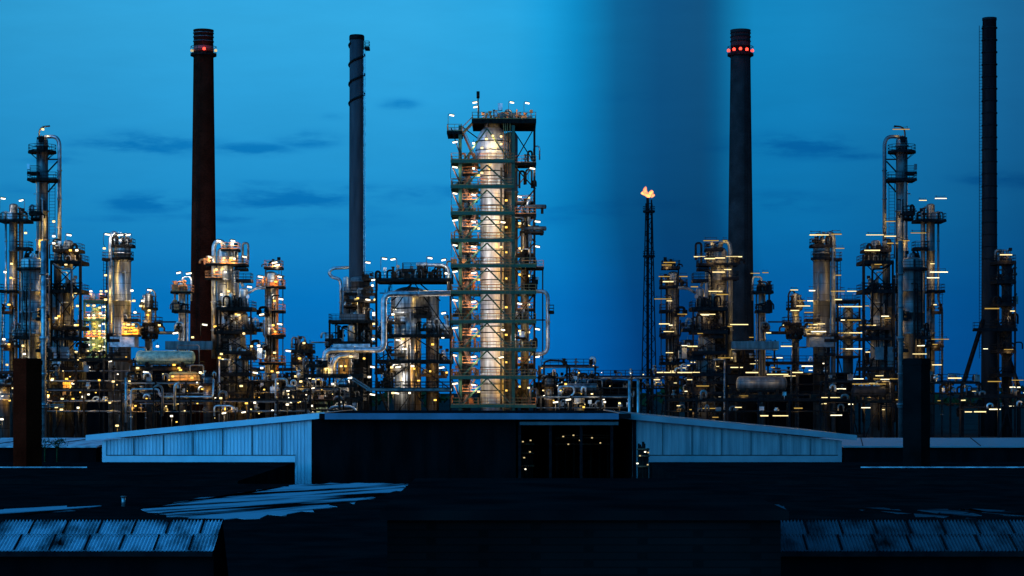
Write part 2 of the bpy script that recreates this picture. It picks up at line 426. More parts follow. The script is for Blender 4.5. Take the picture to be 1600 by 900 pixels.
    def drum(s, x0, x1, y, w, d=0, m='shell', name='drum'):
        # horizontal vessel with domed ends and two saddles
        a, c = s.P(x0, y, d), s.P(x1, y, d); r = s.m(w) / 2
        if a.x > c.x: a, c = c, a
        b = MB(); n = 20; prof = [(0.05, 0)] + [(r * math.sin(t), r * .5 * (1 - math.cos(t))) for t in (.4, .8, 1.2, 1.57)]
        L = c.x - a.x; full = prof + [(rr, L - zz) for rr, zz in reversed(prof)]
        base = len(b.v)
        for rr, zz in full:
            for j in range(n):
                t = 2 * math.pi * j / n; b.v.append(Vector((a.x + zz, a.y + rr * math.cos(t), a.z + rr * math.sin(t))))
        for i in range(len(full) - 1):
            for j in range(n):
                o = base + i * n; b.face((o + j, o + (j + 1) % n, o + n + (j + 1) % n, o + n + j), 0, True)
        o = s.part(name, b, m)
        for k in (.2, .8):
            b = MB(); b.box((a.x + L * k - .25, a.y - r * .8, a.z - r - .9), (a.x + L * k + .25, a.y + r * .8, a.z - r * .55)); s.part('saddle', b, 'dark')
        return o

def copy_tree(o, parent=None):
    c = o.copy(); COL.objects.link(c); c.parent = parent
    for ch in list(o.children): copy_tree(ch, c)
    return c
def tag(o, label=None, cat=None, group=None, kind=None):
    if label: o['label'] = label; LABELS[label] = LABELS.get(label, 0) + 1
    if cat: o['category'] = cat
    if group: o['group'] = group
    if kind: o['kind'] = kind
    return o

# steel frame with decks: legs, decks (> railing), bracing between levels
def frame(t, x0, x1, d0, d1, levels, m='dark', rm=None, deckm=None, legw=3, brace=True, rails=None, top=None, style='X', deck=True):
    top = top if top is not None else levels[0]
    for px in (x0, x1):
        for d in (d0, d1): t.post(px, top, None, legw, d, m)
    for i, y in enumerate(levels):
        if deck: t.plat(y, x0 - 2, x1 + 2, d0 - .6, d1 + .6, deckm or m, rm or m, rail=(rails is None or i in rails), th=.4)
    if brace:
        L = []
        ys = list(levels) + [690]
        for a, c in zip(ys[:-1], ys[1:]):
            for d in (d0, d1):
                mid = (x0 + x1) / 2
                if style == 'X': L += [((x0, a, d), (x1, c, d)), ((x1, a, d), (x0, c, d))]
                elif style == 'V': L += [((mid, a + 2, d), (x0, c, d)), ((mid, a + 2, d), (x1, c, d))]
                else: L += [((x0, a, d), (x1, c, d))]
        t.bars(L, legw * .5, m)

# ------------------------------------------------------------------ the plant units that stand on both sides
def slender_column(label):                                        # far left edge / right
    t = T('distillation_column', label, 'column', 21, 410, z=0)
    t.shell(21, 318, 690, 13, m='shellmid', ground=True, flanges=(345, 392, 455, 520))
    t.shell(33, 330, 690, 7, .5, m='shelldark', name='riser', ground=True)
    t.plat(345, -4, 43, -2.6, 2.6); t.gear(8, 40, 345, n=12, h=22, seed=3)
    t.plat(388, 24, 45, -2, 2); t.plat(455, -2, 24, -2.6, 2.2); t.plat(540, 0, 40, -2.4, 2)
    t.ladder(27.5, 322, 455, -1.6); t.ladder(5, 455, 640, -1.8)
    t.pipe([(9, 330), (9, 470), (3, 480), (3, 690)], 3.5, 'grey')
    t.pipe([(40, 395), (40, 430), (30, 440)], 3)
    t.dress(21, 13, 400, 640, 901, 5)
    t.lamps([(5, 310, 'w'), (33, 313, 'w'), (40, 364, 'y'), (8, 425, 'b'), (17, 434, 's'), (18, 412, 'y'), (14, 476, 's'), (14, 538, 's'), (6, 530, 'b'), (11, 570, 'y')], -2.4)
    return t

def tall_cluster(label, label2, label3):
    # B: the tall thin column with two platforms near the top
    t = T('fractionating_column', label, 'column', 66, 400)
    t.shell(66, 216, 690, 18, m='shellmid', ground=True, flanges=(228, 286, 330, 375))
    t.shell(60.5, 283, 690, 6, -1.4, m='shellmid', name='riser', ground=True)
    t.ring(66, 237, 9, 22); t.plat(281, 42, 87, -2.4, 2.2); t.plat(271, 42, 60, -2.2, .5, brackets=False)
    t.gear(58, 74, 222, n=5, h=12, seed=5)
    t.pipe([(61, 220), (61, 204), (66, 198), (78, 197)], 2.6, 'midsteel', rad=.8)
    t.pipe([(70, 214), (87, 213), (93, 222), (93, 400)], 6, 'grey', name='overhead_pipe', rad=1.0)
    t.bars([((74, 249), (95, 249)), ((75, 268), (90, 252)), ((75, 300), (88, 285))], 2)
    t.ladder(81.5, 285, 384, -.6, cage=False, w=1.1)
    t.block('signboard', 42, 46.5, 256, 264, -2.6, -2.45, 'grey')
    t.dress(66, 18, 300, 420, 902, 4)
    t.lamps([(67, 202, 'y', -1), (84, 346, 'y', -1.5), (63, 376, 's', -2.2), (84, 369, 'b', -2), (69, 380, 'y', -2.2)])
    # the fat column at its foot
    f = T('vacuum_column', label2, 'column', 52, 392)
    f.shell(50, 402, 690, 34, m='shell', ground=True, flanges=(455, 488, 521), dome=.3)
    f.ring(50, 420, 17, 24); f.gear(36, 66, 404, -1, 1, n=9, h=18, seed=8)
    f.pipe([(35, 425, -2), (35, 690, -2)], 2.6, 'midsteel'); f.pipe([(46, 405, -2.4), (46, 690, -2.4)], 3.2, 'midsteel')
    f.ladder(40, 424, 560, -2.6)
    f.dress(50, 34, 430, 600, 903, 6)
    f.lamps([(38, 553, 'b'), (36, 540, 'y')], -3)
    # dark framed unit to its right with its own vessel
    g = T('process_structure', label3, 'steel structure', 100, 398)
    frame(g, 80, 125, -3.2, 3.2, [410, 455, 512, 528, 575], legw=3, style='X', rails={0, 1, 2, 4})
    g.shell(98, 450, 690, 34, m='shelldark', ground=True, flanges=(480, 510, 560, 600), dome=.4)
    g.shell(107, 375, 420, 14, m='shellmid', name='reflux_drum'); g.shell(90, 392, 455, 12, m='shelldark', name='separator')
    g.plat(392, 82, 124, -3, 2.4); g.gear(82, 122, 410, n=22, h=30, seed=12); g.gear(82, 122, 455, n=10, h=22, seed=13)
    g.gear(82, 122, 392, n=10, h=20, seed=14)
    g.pipe([(126, 398, -3.6), (126, 660, -3.6)], 4, 'dark'); g.pipe([(77, 430, -3.8), (77, 660, -3.8)], 3, 'midsteel')
    g.pipe([(83, 412, -4), (96, 420, -4), (112, 420, -4), (112, 508, -4)], 3.4, 'midsteel')
    g.block('cladding_panel', 79, 88, 542, 576, -3.6, -3.45, 'grey'); g.block('cladding_panel', 94, 108, 542, 562, -3.6, -3.45, 'dullgrey')
    g.block('tank_jacket', 98, 110, 594, 618, -4, -3.5, 'ochre')
    g.dress(98, 34, 420, 640, 904, 12); g.gear(80, 126, 512, n=14, h=26, seed=905); g.gear(80, 126, 575, n=14, h=30, seed=906)
    g.lamps([(108, 367, 'w'), (110, 391, 's'), (120, 391, 'b'), (103, 413, 'y'), (84, 380, 'b'), (92, 494, 's', -4), (88, 497, 'y', -4),
             (118, 457, 'y'), (121, 478, 'y'), (118, 508, 'y'), (121, 508, 's'), (104, 592, 's', -4.8), (114, 599, 'b', -4), (82, 592, 'y', -4),
             (122, 637, 'y', -4), (119, 550, 'y'), (96, 640, 'y', -4), (130, 620, 'b', -4)], -3.2)
    return t

def twin_column(label):                                             # C
    t = T('stripper_column', label, 'column', 190, 405)
    t.shell(191, 384, 690, 27, m='shell', ground=True, flanges=(396, 470, 540), dome=.35)
    t.pipe([(183, 368, -.5), (177, 363, -.8), (173, 371, -1), (173, 690, -1)], 7.5, 'grey', 'overhead_pipe', rad=.7)
    t.ring(191, 404, 13.5, 18, a0=190, a1=400); t.gear(176, 206, 386, n=14, h=22, seed=21)
    t.plat(384, 174, 207, -2, 1.5); t.plat(405, 159, 172, -2, 1)
    t.plat(500, 193, 216, -2.6, .5); t.plat(523, 190, 216, -2.8, .5, rm='ochre')
    t.ladder(164, 404, 560, -1); t.pipe([(167, 405), (167, 560)], 2.5, 'dark')
    t.gear(196, 216, 523, n=8, h=20, seed=22, m='ochre')
    t.block('base_ring', 172, 210, 526, 542, -2.6, 2, 'grey')
    t.dress(191, 27, 420, 600, 907, 3)
    t.lamps([(168, 366), (188, 367), (200, 367), (163, 388, 'y'), (165, 430, 'y'), (194, 506, 's', -3.2), (201, 507, 'y', -3.2), (208, 507, 'y', -3.2), (211, 515, 's', -3.2), (196, 518, 's', -3.2),
             (206, 454, 'b'), (209, 470, 'y'), (211, 488, 'b'), (165, 468, 'y'), (166, 455, 'y')], -2.6)

def small_column(label):                                           # D
    t = T('absorber_column', label, 'column', 233, 408)
    t.shell(232, 458, 690, 11, m='shellmid', ground=True, flanges=(480, 520))
    t.ring(234, 482, 6, 13); t.ring(234, 527, 6, 13); t.plat(506, 222, 250, -2, 1.6)
    t.pipe([(228, 472), (228, 690)], 2.2, 'midsteel'); t.pipe([(233, 458), (238, 452), (243, 459), (243, 530)], 2.6, 'midsteel', rad=.5)
    t.gear(222, 246, 482, n=7, h=22, seed=31); t.gear(222, 250, 527, n=12, h=24, seed=32); t.ladder(241, 458, 527, -1.4)
    t.pipe([(240, 503), (275, 503)], 2.4, 'dark'); t.pipe([(244, 520), (275, 520)], 5, 'midsteel')
    t.dress(232, 11, 490, 620, 908, 5)
    t.lamps([(234, 453), (233, 485, 'y'), (231, 492, 's'), (249, 508, 'y'), (246, 541, 'b'), (220, 478, 'y'), (223, 470, 'b')], -1.8)

def chimney_side_column(label):                                    # E
    t = T('reactor_column', label, 'column', 285, 396)
    t.shell(284.5, 442, 690, 11, m='shell', ground=True, flanges=(456, 486, 530))
    t.plat(456, 266, 299, -2, 2, rm='rust'); t.plat(486, 268, 293, -2, 1.6)
    t.pipe([(285, 443), (285, 433), (298, 432), (299, 440), (299, 470)], 3, 'grey', rad=.6)
    t.pipe([(293, 456), (293, 600)], 2.8, 'grey'); t.gear(270, 292, 456, n=9, h=20, seed=41, m='rust'); t.gear(270, 280, 486, n=4, h=30, seed=42, m='rust')
    t.dress(285, 11, 470, 600, 909, 3)
    t.lamps([(279, 426), (295, 427), (274, 520, 'w', -3), (301, 527, 'y', -3), (320, 507, 'w', -3)], -1.5)
    t.block('switch_house', 258, 332, 533, 546, -3.5, 1.5, 'shelldark')

def brick_chimney(label, red):
    t = T('brick_chimney', label, 'chimney', 318, 425)
    Y = 425; b = MB(); c = W(318, 48, Y); s = Y / F
    prof = [(23.5 * s, 0), (21 * s, W(0, 520, Y).z), (15.6 * s, W(0, 90, Y).z), (15.2 * s, W(0, 50, Y).z), (15.9 * s, W(0, 49, Y).z), (15.9 * s, W(0, 47, Y).z), (13 * s, W(0, 47, Y).z)]
    b.rev((c.x, Y), prof, 40); t.part('shaft', b, 'brick')
    for y in (52, 58, 65):
        b = MB(); z = W(0, y, Y).z; b.rev((c.x, Y), [(15.5 * s, z - .1), (15.9 * s + .04, z - .09), (15.9 * s + .04, z + .09), (15.5 * s, z + .1)], 40); t.part('band', b, 'midsteel')
    b = MB(); b.rev((c.x, Y), [(15.3 * s, W(0, 81, Y).z), (15.75 * s, W(0, 80.8, Y).z), (15.6 * s, W(0, 72.2, Y).z), (15.2 * s, W(0, 72, Y).z)], 40); t.part('red_band', b, 'redpaint')
    t.ring(318, 85, 15.5, 20.5, m='dark', h=1.5)
    t.ladder(309, 90, 520, -2.6, cage=False)
    for px, py, d in (((300, 79, -1.2), (337, 79, -1.2), (319, 76, -3.2)) if not MIR else ((299.5, 79, -1.2), (308, 77, -2.8), (318, 76, -3.2), (328, 77, -2.8), (336.5, 79, -1.2))):  # mirrored chimney: beacons added to spread its red glow wide
        b = MB(); p = t.P(px, py, d); b.rev((p.x, p.y), [(.16, p.z - .25), (.28, p.z - .2), (.3, p.z + .1), (.18, p.z + .28)], 10, 0)
        b.tube([p - Vector((0, 0, .25)), p - Vector((0, 0, 1.0))], .05, 6, 1)
        red_ = d < -3 or MIR
        o = t.part('beacon', b, ['lamp_red' if red_ else 'lamp_dim', 'dark'])
        if red_:
            e = bpy.data.objects.new('bulb', REDBULB); COL.objects.link(e); e.parent = t.o; e.location = p - t.o.location + Vector((0, -.5, .2))
    return t

def main_cluster(label, label2):                                   # G
    t = T('fractionator', label, 'column', 355, 400)
    t.shell(352, 388, 690, 26, m='shell', ground=True, flanges=(412, 437, 480, 515), dome=.45)
    t.pipe([(334, 560, -.8), (334, 384, -.8), (338, 377, -.8), (348, 377, -.8), (352, 390, 0)], 7, 'grey', 'overhead_pipe', rad=.8)
    t.shell(369, 420, 690, 9, -1.5, m='shellmid', name='riser', ground=True)
    t.plat(413, 321, 384, -2.6, 2.4, rm='rust'); t.plat(435, 320, 346, -2.6, 2, rm='rust'); t.plat(420, 366, 384, -2.4, 2)
    t.gear(344, 382, 413, n=18, h=34, seed=51); t.gear(322, 332, 413, n=4, h=14, seed=52, m='rust'); t.plat(390, 345, 372, -2, 2, rm='rust')
    t.ladder(365, 415, 482, -2.6)
    t.dress(352, 26, 440, 600, 910, 8)
    t.lamps([(364, 376), (342, 376), (328, 401), (382, 401), (350, 403, 'y', -2.6), (361, 403, 'y', -2.6), (366, 404, 'b', -2.6), (338, 421, 'y', -2.6), (352, 425, 'b', -3), (336, 510, 's', -3), (357, 455, 'y', -2.6), (346, 460, 'b', -2.8)], -2.2)
    g = T('process_structure', label2, 'steel structure', 375, 394)
    frame(g, 340, 392, -3, 3, [482, 518, 550, 584, 612], legw=2.4, style='X', rails={0, 1, 2, 3})
    g.plat(515, 390, 408, -2.6, 2); g.plat(438, 368, 392, -2, 2)
    g.shell(372, 560, 690, 32, m='shellmid', ground=True, flanges=(580, 602, 628), dome=.25)
    g.shell(361, 458, 484, 8, m='shell', name='separator'); g.shell(381, 450, 484, 13, m='shell', name='reflux_drum')
    g.shell(376, 486, 520, 22, m='shell', name='vessel'); g.shell(372, 522, 556, 24, m='shelldark', name='vessel')
    g.pipe([(363, 448, -3), (363, 430, -3), (368, 424, -3), (374, 424, -3)], 2.6, 'midsteel', rad=.5)
    g.pipe([(366, 440), (376, 438), (380, 448)], 4, 'grey', rad=.6); g.pipe([(388, 458), (400, 450), (415, 450)], 4, 'grey', rad=.6)
    g.pipe([(342, 562, -3.5), (360, 562, -3.5)], 3, 'grey'); g.pipe([(343, 562, -3.5), (343, 690, -3.5)], 3, 'grey')
    g.pipe([(410, 540, -2), (417, 540, -2), (417, 530, -2), (412, 524, -2), (412, 500, -2)], 2.6, 'midsteel', rad=.4)
    g.gear(342, 392, 482, n=12, h=22, seed=53); g.gear(342, 392, 518, n=14, h=26, seed=54); g.gear(390, 408, 515, n=6, h=20, seed=55)
    g.gear(385, 412, 560, n=12, h=30, seed=56); g.gear(385, 410, 620, n=10, h=26, seed=57)
    g.dress(372, 32, 500, 650, 911, 10)
    g.lamps([(390, 448), (369, 491, 's', -3.6), (373, 492, 'y', -3.6), (381, 521, 'y', -3.6), (393, 541, 'y'), (404, 540, 'b'), (343, 559, 's'), (399, 582, 'w'), (346, 553, 'y'), (367, 638, 's', -5), (392, 640, 'y'), (377, 603, 'y', -4.2)], -3.4)

def outer_column(label):                                           # H
    t = T('depropaniser_column', label, 'column', 424, 402)
    t.shell(423, 424, 690, 17, m='shell', ground=True, flanges=(448, 486, 523, 560))
    t.shell(432, 440, 690, 6, 1, m='rust', name='riser', ground=True)
    t.plat(448, 400, 443, -2.2, 2, rm='rust'); t.plat(418, 412, 440, -2, 2, rm='rust')
    for y in (486, 523): t.plat(y, 424, 443, -2.2, 2, rm='rust')
    t.plat(567, 404, 443, -2.4, 2, rm='rust')
    t.pipe([(415, 420, -1), (415, 590, -1)], 2.4, 'midsteel'); t.pipe([(442, 448, -1), (442, 600, -1)], 1.5, 'dark')
    t.gear(414, 440, 418, n=9, h=14, seed=61); t.gear(402, 412, 448, n=4, h=16, seed=62, m='rust'); t.gear(424, 442, 448, n=6, h=18, seed=63, m='rust')
    t.gear(405, 442, 567, n=9, h=16, seed=64, m='rust'); t.ladder(420, 450, 560, -1.7)
    t.dress(423, 17, 450, 620, 912, 6)
    t.lamps([(429, 410), (433, 414), (407, 432), (437, 432), (439, 467), (437, 506), (409, 491), (431, 440, 's'), (429, 470, 's'), (427, 508, 's'), (430, 518, 's'), (429, 551, 'y'), (425, 580, 's'), (434, 582, 'y'), (409, 575, 'b')], -2)

def vent_pipe(label):
    t = T('vent_pipe', label, 'vent pipe', 68, 330)
    t.pipe([(68, 376), (68, 688)], 8, 'grey', 'pipe')
    b = MB(); p = t.P(68, 688); b.tube([Vector((p.x, p.y, 0)), p + Vector((0, 0, .1))], .42, 10); t.part('footing', b, 'grey')
    for y in (528, 632): 
        b = MB(); p = t.P(68, y); b.tube([p - Vector((0, 0, .25)), p + Vector((0, 0, .25))], .62, 14); t.part('collar', b, 'grey')
    t.bars([((66, 633), (100, 632)), ((66, 636), (100, 635))], 1.5, 'midsteel', 'stay')

def brick_flue(label):
    t = T('brick_flue', label, 'flue', 42, 165)
    b = MB(); c = W(43, 560, 165); r = 22 * 165 / F; z = c.z
    for k, (rr, z0, z1) in enumerate(((r, 0, z - .5), (r * 1.06, z - .5, z - .15), (r * .98, z - .15, z))):
        a = [Vector((c.x + rr * math.cos(q), c.y + rr * math.sin(q), 0)) for q in (math.radians(o) for o in (188, 278, 368, 458))]
        b.hexa([v + Vector((0, 0, z0)) for v in a] + [v + Vector((0, 0, z1)) for v in a])
    t.part('shaft', b, 'brickred')

# =================================================================== LEFT PLANT
slender_column('slender grey column with square top platform, cut off by the left edge')
tall_cluster('tallest thin column at far left with two platforms and a crooked vent on top',
             'fat silver clad column standing behind the dark red brick flue',
             'dark crowded steel structure just right of the tall silver vent pipe')
twin_column('bright silver column with thick overhead pipe, left of the brick chimney')
small_column('short slim column with round railed rings between silver column and brick chimney')
chimney_side_column('slim grey column with rusty platforms close to left of the brick chimney')
brick_chimney('tall dark red brick chimney with red beacon and railed ring near its top', True)
main_cluster('lit column with looped overhead pipe standing close to right of the brick chimney',
             'stepped steel structure holding small drums at foot of the looped pipe column')
outer_column('slim column with rusty platforms halfway between brick chimney and grey stack')
vent_pipe('tall shiny silver vent pipe rising beside the dark red brick flue')
brick_flue('square dark red brick flue behind the pale roof at far left')

# green frame with lamps behind the silver column
t = T('process_structure', 'pale green steel frame full of lamps left of the silver column', 'steel structure', 148, 440)
frame(t, 132, 166, -3, 3, [470, 498, 527, 556], m='green', rm='rust', legw=3, style='X', rails={0, 1, 2})
t.shell(150, 480, 690, 16, m='palegreen', ground=True, name='vessel', flanges=(500, 530)); t.gear(134, 164, 470, n=6, h=14, seed=71)
t.block('wall_panel', 134, 163, 530, 556, 1, 1.4, 'palegreen')
R = random.Random(4)
t.lamps([(142, 455, 'b'), (158, 455, 'y')] + [(x + R.uniform(-1, 1), y + R.uniform(-2, 2), R.choice('yybs')) for y in (479, 491, 507, 518, 528, 540, 550) for x in (138, 147, 156, 163)], -3.6)

# =================================================================== STACK AND FURNACE
t = T('steel_stack', 'tall grey steel stack with spiral strake near its top and small side platform', 'chimney', 557, 430)
Y = 430; s = Y / F; c = W(557.5, 55, Y)
b = MB(); b.rev((c.x, Y), [(12.6 * s, 0), (12.4 * s, W(0, 480, Y).z), (11.3 * s, W(0, 64, Y).z), (11.3 * s, W(0, 63, Y).z)], 40); t.part('shaft', b, 'stack')
b = MB(); b.rev((c.x, Y), [(11.2 * s, W(0, 63.2, Y).z), (11.9 * s, W(0, 63, Y).z), (11.9 * s, W(0, 57, Y).z), (10.8 * s, W(0, 55, Y).z), (9 * s, W(0, 55, Y).z)], 40); t.part('cap', b, 'blacksteel')
for ph in (0,):
    b = MB(); pts = []
    for i in range(150):
        a = i / 149 * 3.3 * 2 * math.pi + 2.4; z = W(0, 68, Y).z + (W(0, 168, Y).z - W(0, 68, Y).z) * i / 149
        r = 11.6 * s; pts.append((c.x + r * math.cos(-a), Y + r * math.sin(-a), z))
    b.tube(pts, .27, 6); t.part('strake', b, 'dark')
t.plat(75, 569, 577, -1.2, 1.2); t.ladder(569.5, 78, 480, -.9, m='grey', cage=False, w=.4)

t = T('fired_heater', 'furnace with dark round casing and bent pipe at foot of the grey stack', 'furnace', 555, 412)
t.shell(563, 432, 690, 30, 6, m='shelldark', name='casing', ground=True, flanges=(440, 470, 500), dome=.2)
t.shell(540.5, 432, 500, 9, -2, m='shell', name='riser', flanges=(455,))
t.pipe([(545, 418, -1), (520, 419, -1), (513, 425, -1), (518, 433, -1), (531, 436, -1), (533, 446, -1), (533, 498, -1)], 5, 'grey', 'pipe', rad=.7)
t.plat(436, 566, 582, -3, 2); t.gear(566, 580, 436, n=4, h=12, seed=81)
frame(t, 515, 580, -4, 3, [502, 534], legw=3, style='Z', rails={0})
t.plat(470, 540, 586, -3.4, 2); t.gear(540, 584, 502, n=18, h=34, seed=82); t.gear(515, 580, 534, n=16, h=26, seed=83)
t.block('duct', 520, 578, 536, 545, -4.6, 1, 'grey'); t.block('duct', 532, 570, 490, 503, -3.6, 0, 'shelldark')
t.shell(549, 507, 534, 12, -3.2, m='shell', name='vessel')
t.dress(563, 30, 445, 600, 913, 8); t.dress(535, 30, 500, 600, 914, 6)
t.lamps([(559, 466, 's', -3), (556, 468, 'y', -3), (575, 468, 'w', -4), (582, 446, 'b', -4), (584, 437, 'w', -4), (586, 468, 'y', -4), (584, 489, 'b', -4.4), (584, 506, 'y', -4.4), (583, 530, 'b', -4.4),
         (575, 410, 'w', -3)], -4)

t = T('desalter_unit', 'railed deck unit with white arched pipes in front of the furnace', 'process unit', 525, 385)
frame(t, 476, 566, -4, 4, [586, 622], legw=2.6, style='Z', rails={0, 1})
t.pipe([(508, 590, -2), (508, 553, -2), (514, 547, -2), (594, 547, -2), (600, 541, -2), (600, 466, -2), (606, 459, -2), (704, 458, -2)], 9, 'grey', 'overhead_pipe', rad=1.1)
t.pipe([(521, 590, -1), (521, 566, -1), (530, 556, -1), (560, 556, -1)], 10, 'grey', 'pipe', rad=1.0)
t.pipe([(513, 668, -6), (513, 642, -6), (520, 635, -6), (550, 635, -6), (557, 642, -6), (557, 668, -6)], 4.5, 'grey', 'pipe', rad=.8)
t.shell(500, 560, 588, 12, m='shell', name='vessel'); t.shell(537, 558, 586, 18, 1, m='ochre', name='vessel'); t.drum(486, 545, 610, 16, 0, 'shell')
t.shell(503, 625, 690, 18, -3, m='palegreen', name='vessel', ground=True)
t.bars([((478, 590, -4.2), (500, 622, -4.2)), ((536, 590, -4.2), (510, 620, -4.2)), ((545, 586, -4.5), (578, 607, -4.5)), ((548, 592, -4.5), (580, 612, -4.5))], 2, 'midsteel')
t.plat(607, 572, 705, -4.6, -2, m='midsteel', rm='dark')
t.gear(478, 560, 586, n=10, h=34, seed=84); t.gear(478, 560, 622, n=12, h=14, seed=85)
t.dress(520, 60, 560, 680, 915, 10)
t.lamps([(497, 592, 's'), (490, 593, 'y'), (547, 590, 'w'), (548, 557, 'y'), (540, 572, 's'), (533, 572, 'y'), (582, 573, 'w'), (582, 616, 'w'), (475, 619, 'b'), (487, 634, 'b'), (569, 560, 's'), (577, 589, 'b'), (510, 575, 'y', -3),
         (520, 600, 'b'), (531, 628, 'b', -5)], -4.4)

# =================================================================== DRUM UNIT (coke drum)
t = T('coke_drum_structure', 'open steel frame round a fat lit drum, left of the green tower', 'process unit', 640, 400)
frame(t, 588, 704, -5, 5, [438, 524, 564, 608], legw=3.2, style='V', rails={0, 1, 2, 3}, deck=True)
t.shell(637, 455, 690, 42, -.5, m='shell', name='drum', ground=True, flanges=(489, 524, 566, 606), dome=.55)
t.shell(640, 448, 492, 58, .8, m='shelldark', name='drum_head', dome=.5)
t.shell(676, 455, 690, 20, 1, m='shelldark', name='drum', ground=True)
t.pipe([(652, 414, -2), (694, 414, -2), (701, 421, -2), (701, 456, -2)], 5.5, 'grey', 'overhead_pipe', rad=1.0)
t.drum(650, 668, 413, 6, -2, 'grey', 'nozzle'); t.gear(592, 700, 438, -3, 3, n=34, h=22, seed=91); t.plat(422, 628, 668, -2, 2)
t.gear(592, 612, 524, -4, 3, n=8, h=26, seed=92); t.gear(684, 702, 524, -4, 3, n=9, h=30, seed=93); t.gear(684, 702, 564, -4, 3, n=8, h=22, seed=94); t.gear(590, 615, 608, -4, 3, n=10, h=30, seed=95)
b = MB()
for ya, yb in ((438, 524), (524, 564), (564, 608), (608, 660)):
    fl = 1 if yb == 524 else -1
    x0, x1 = (592, 612) if fl > 0 else (612, 592)
    p, q = t.P(x0, yb, -4.4), t.P(x1, ya, -4.4)
    for k in (-.4, .4):
        b.beam(p + Vector((0, k, 0)), q + Vector((0, k, 0)), .12, .3); b.beam(p + Vector((0, k, 1.1)), q + Vector((0, k, 1.1)), .07)
    n = int((q - p).length / .4)
    for i in range(n): u = p.lerp(q, i / n); b.box(u - Vector((.15, .36, .02)), u + Vector((.15, .36, .03)))
t.part('staircase', b, 'dark'); t.ladder(668, 524, 608, -4.6); t.ladder(610, 440, 524, -4.6)
t.bars([((650, 438, -4.8), (612, 470, -4.8)), ((650, 438, -4.8), (688, 470, -4.8)), ((612, 482, -4.8), (670, 480, -4.8))], 2)
t.dress(640, 44, 470, 640, 916, 6); t.dress(676, 20, 460, 640, 917, 6); t.dress(600, 14, 450, 640, 918, 6)
t.lamps([(601, 404), (614, 405), (672, 403), (693, 406), (697, 427, 'b'), (622, 531, 'W', -4.5), (630, 530, 's', -4), (645, 572, 'b', -4), (622, 573, 'W', -4.5), (647, 576, 's', -4), (676, 538, 's', -3), (672, 580, 's', -3), (664, 455, 'y', -4),
         (693, 489), (614, 491, 'b'), (690, 574), (698, 582, 's'), (584, 492, 'b'), (614, 614, 'y', -5), (612, 574, 'y', -4), (692, 527, 'b'), (654, 595, 's', -4), (620, 614, 'W', -5), (680, 625, 's', -4), (640, 614, 'b', -6), (694, 610, 's'),
         (616, 482, 'W', -4.5), (634, 545, 'b', -5)], -5)

# =================================================================== GREEN TOWER
t = T('cracking_tower', 'huge green steel tower with white vessel, orange railings and rows of lamps', 'tower', 770, 400)
LV = [255, 294, 335, 377, 416, 457, 502, 545, 588, 632]
for px, d in ((719, -5), (802, -5), (835, -1), (719, 6), (802, 6), (835, 6)):
    t.post(px, 196, None, 5 if d == -5 else 3.4, d, 'green' if px != 835 else 'dark')
# top deck, with the lower landing on its left
t.plat(192, 737, 838, -6, 6.5, 'dark', 'rust', th=.7); t.plat(210, 698, 722, -5.5, 2, 'dark', 'rust', th=.5)
b = MB(); p, q = t.P(722, 209, -4.6), t.P(738, 193, -4.6)
for k in (-.5, .5): b.beam(p + Vector((0, k, 0)), q + Vector((0, k, 0)), .14, .4); b.beam(p + Vector((0, k, 1.2)), q + Vector((0, k, 1.2)), .08)
for i in range(6): u = p.lerp(q, i / 6); b.box(u - Vector((.2, .46, .03)), u + Vector((.2, .46, .03)))
t.part('staircase', b, 'rust')
for i, y in enumerate(LV):
    o = t.plat(y, 704, 747, -6, 4, 'green', 'rust', th=.45)
    if i % 2 == 0 or i > 3: t.plat(y, 804, 838, -6 if i > 2 else -1.5, 4, 'green' if i > 2 else 'dark', 'rust', th=.45)
    b = MB(); z = t.P(0, y).z
    xa, xc = t.P(719, y, -5).x, t.P(803, y, -5).x
    b.beam((xa + .32, 395 - .05, z - .25), (xc - .32, 395 - .05, z - .25), .25, .55)
    for d in (6,): b.beam((xa, 400 + d, z - .25), (xc, 400 + d, z - .25), .25, .5)
    t.part('girder', b, 'green')
for i in range(10):                                              # front walkways
    t.plat(LV[i], 747.5, 803.5, -6, -4.4, 'green', 'rust', th=.4)
L = []
for a, c in zip([198] + LV[:-1], LV):
    L += [((761, a + 3, -5.1), (722, c, -5.1)), ((761, a + 3, -5.1), (799, c, -5.1))]
t.bars(L, 2.3, 'green')
t.bars([((705, a + 2, -5.6), (721, c - 2, -5.6)) for a, c in zip(LV[:-1], LV[1:])] + [((744, a, 3.8), (722, c, 3.8)) for a, c in zip(LV[:-1], LV[1:])] + [((837, a, 3), (806, c, 3)) for a, c in zip(LV[:-1], LV[1:])], 1.6, 'rustdark', 'tie_rod')
for i, y in enumerate(LV[1:]): t.plat(y - 20, 722, 746, -3.8, -2.2, 'dark', 'rust', th=.3, brackets=False, name='landing'); t.plat(y - 19, 808, 834, -.5, 2, 'dark', 'rustdark', th=.3, brackets=False, name='landing') if i % 2 else None
L = []
for i, (a, c) in enumerate(zip([198] + LV[:-1], LV)):
    L += [((803, a + 3, -1), (834, c, -1)) if i % 2 else ((834, a + 3, -1), (803, c, -1)), ((703 + 2, a + 2, -5.6), (722, c - 4, -5.6))]
    L += [((722, a, 6), (799, c, 6)), ((799, a, 6), (835, c, 6))]
t.bars(L, 1.6, 'dark')
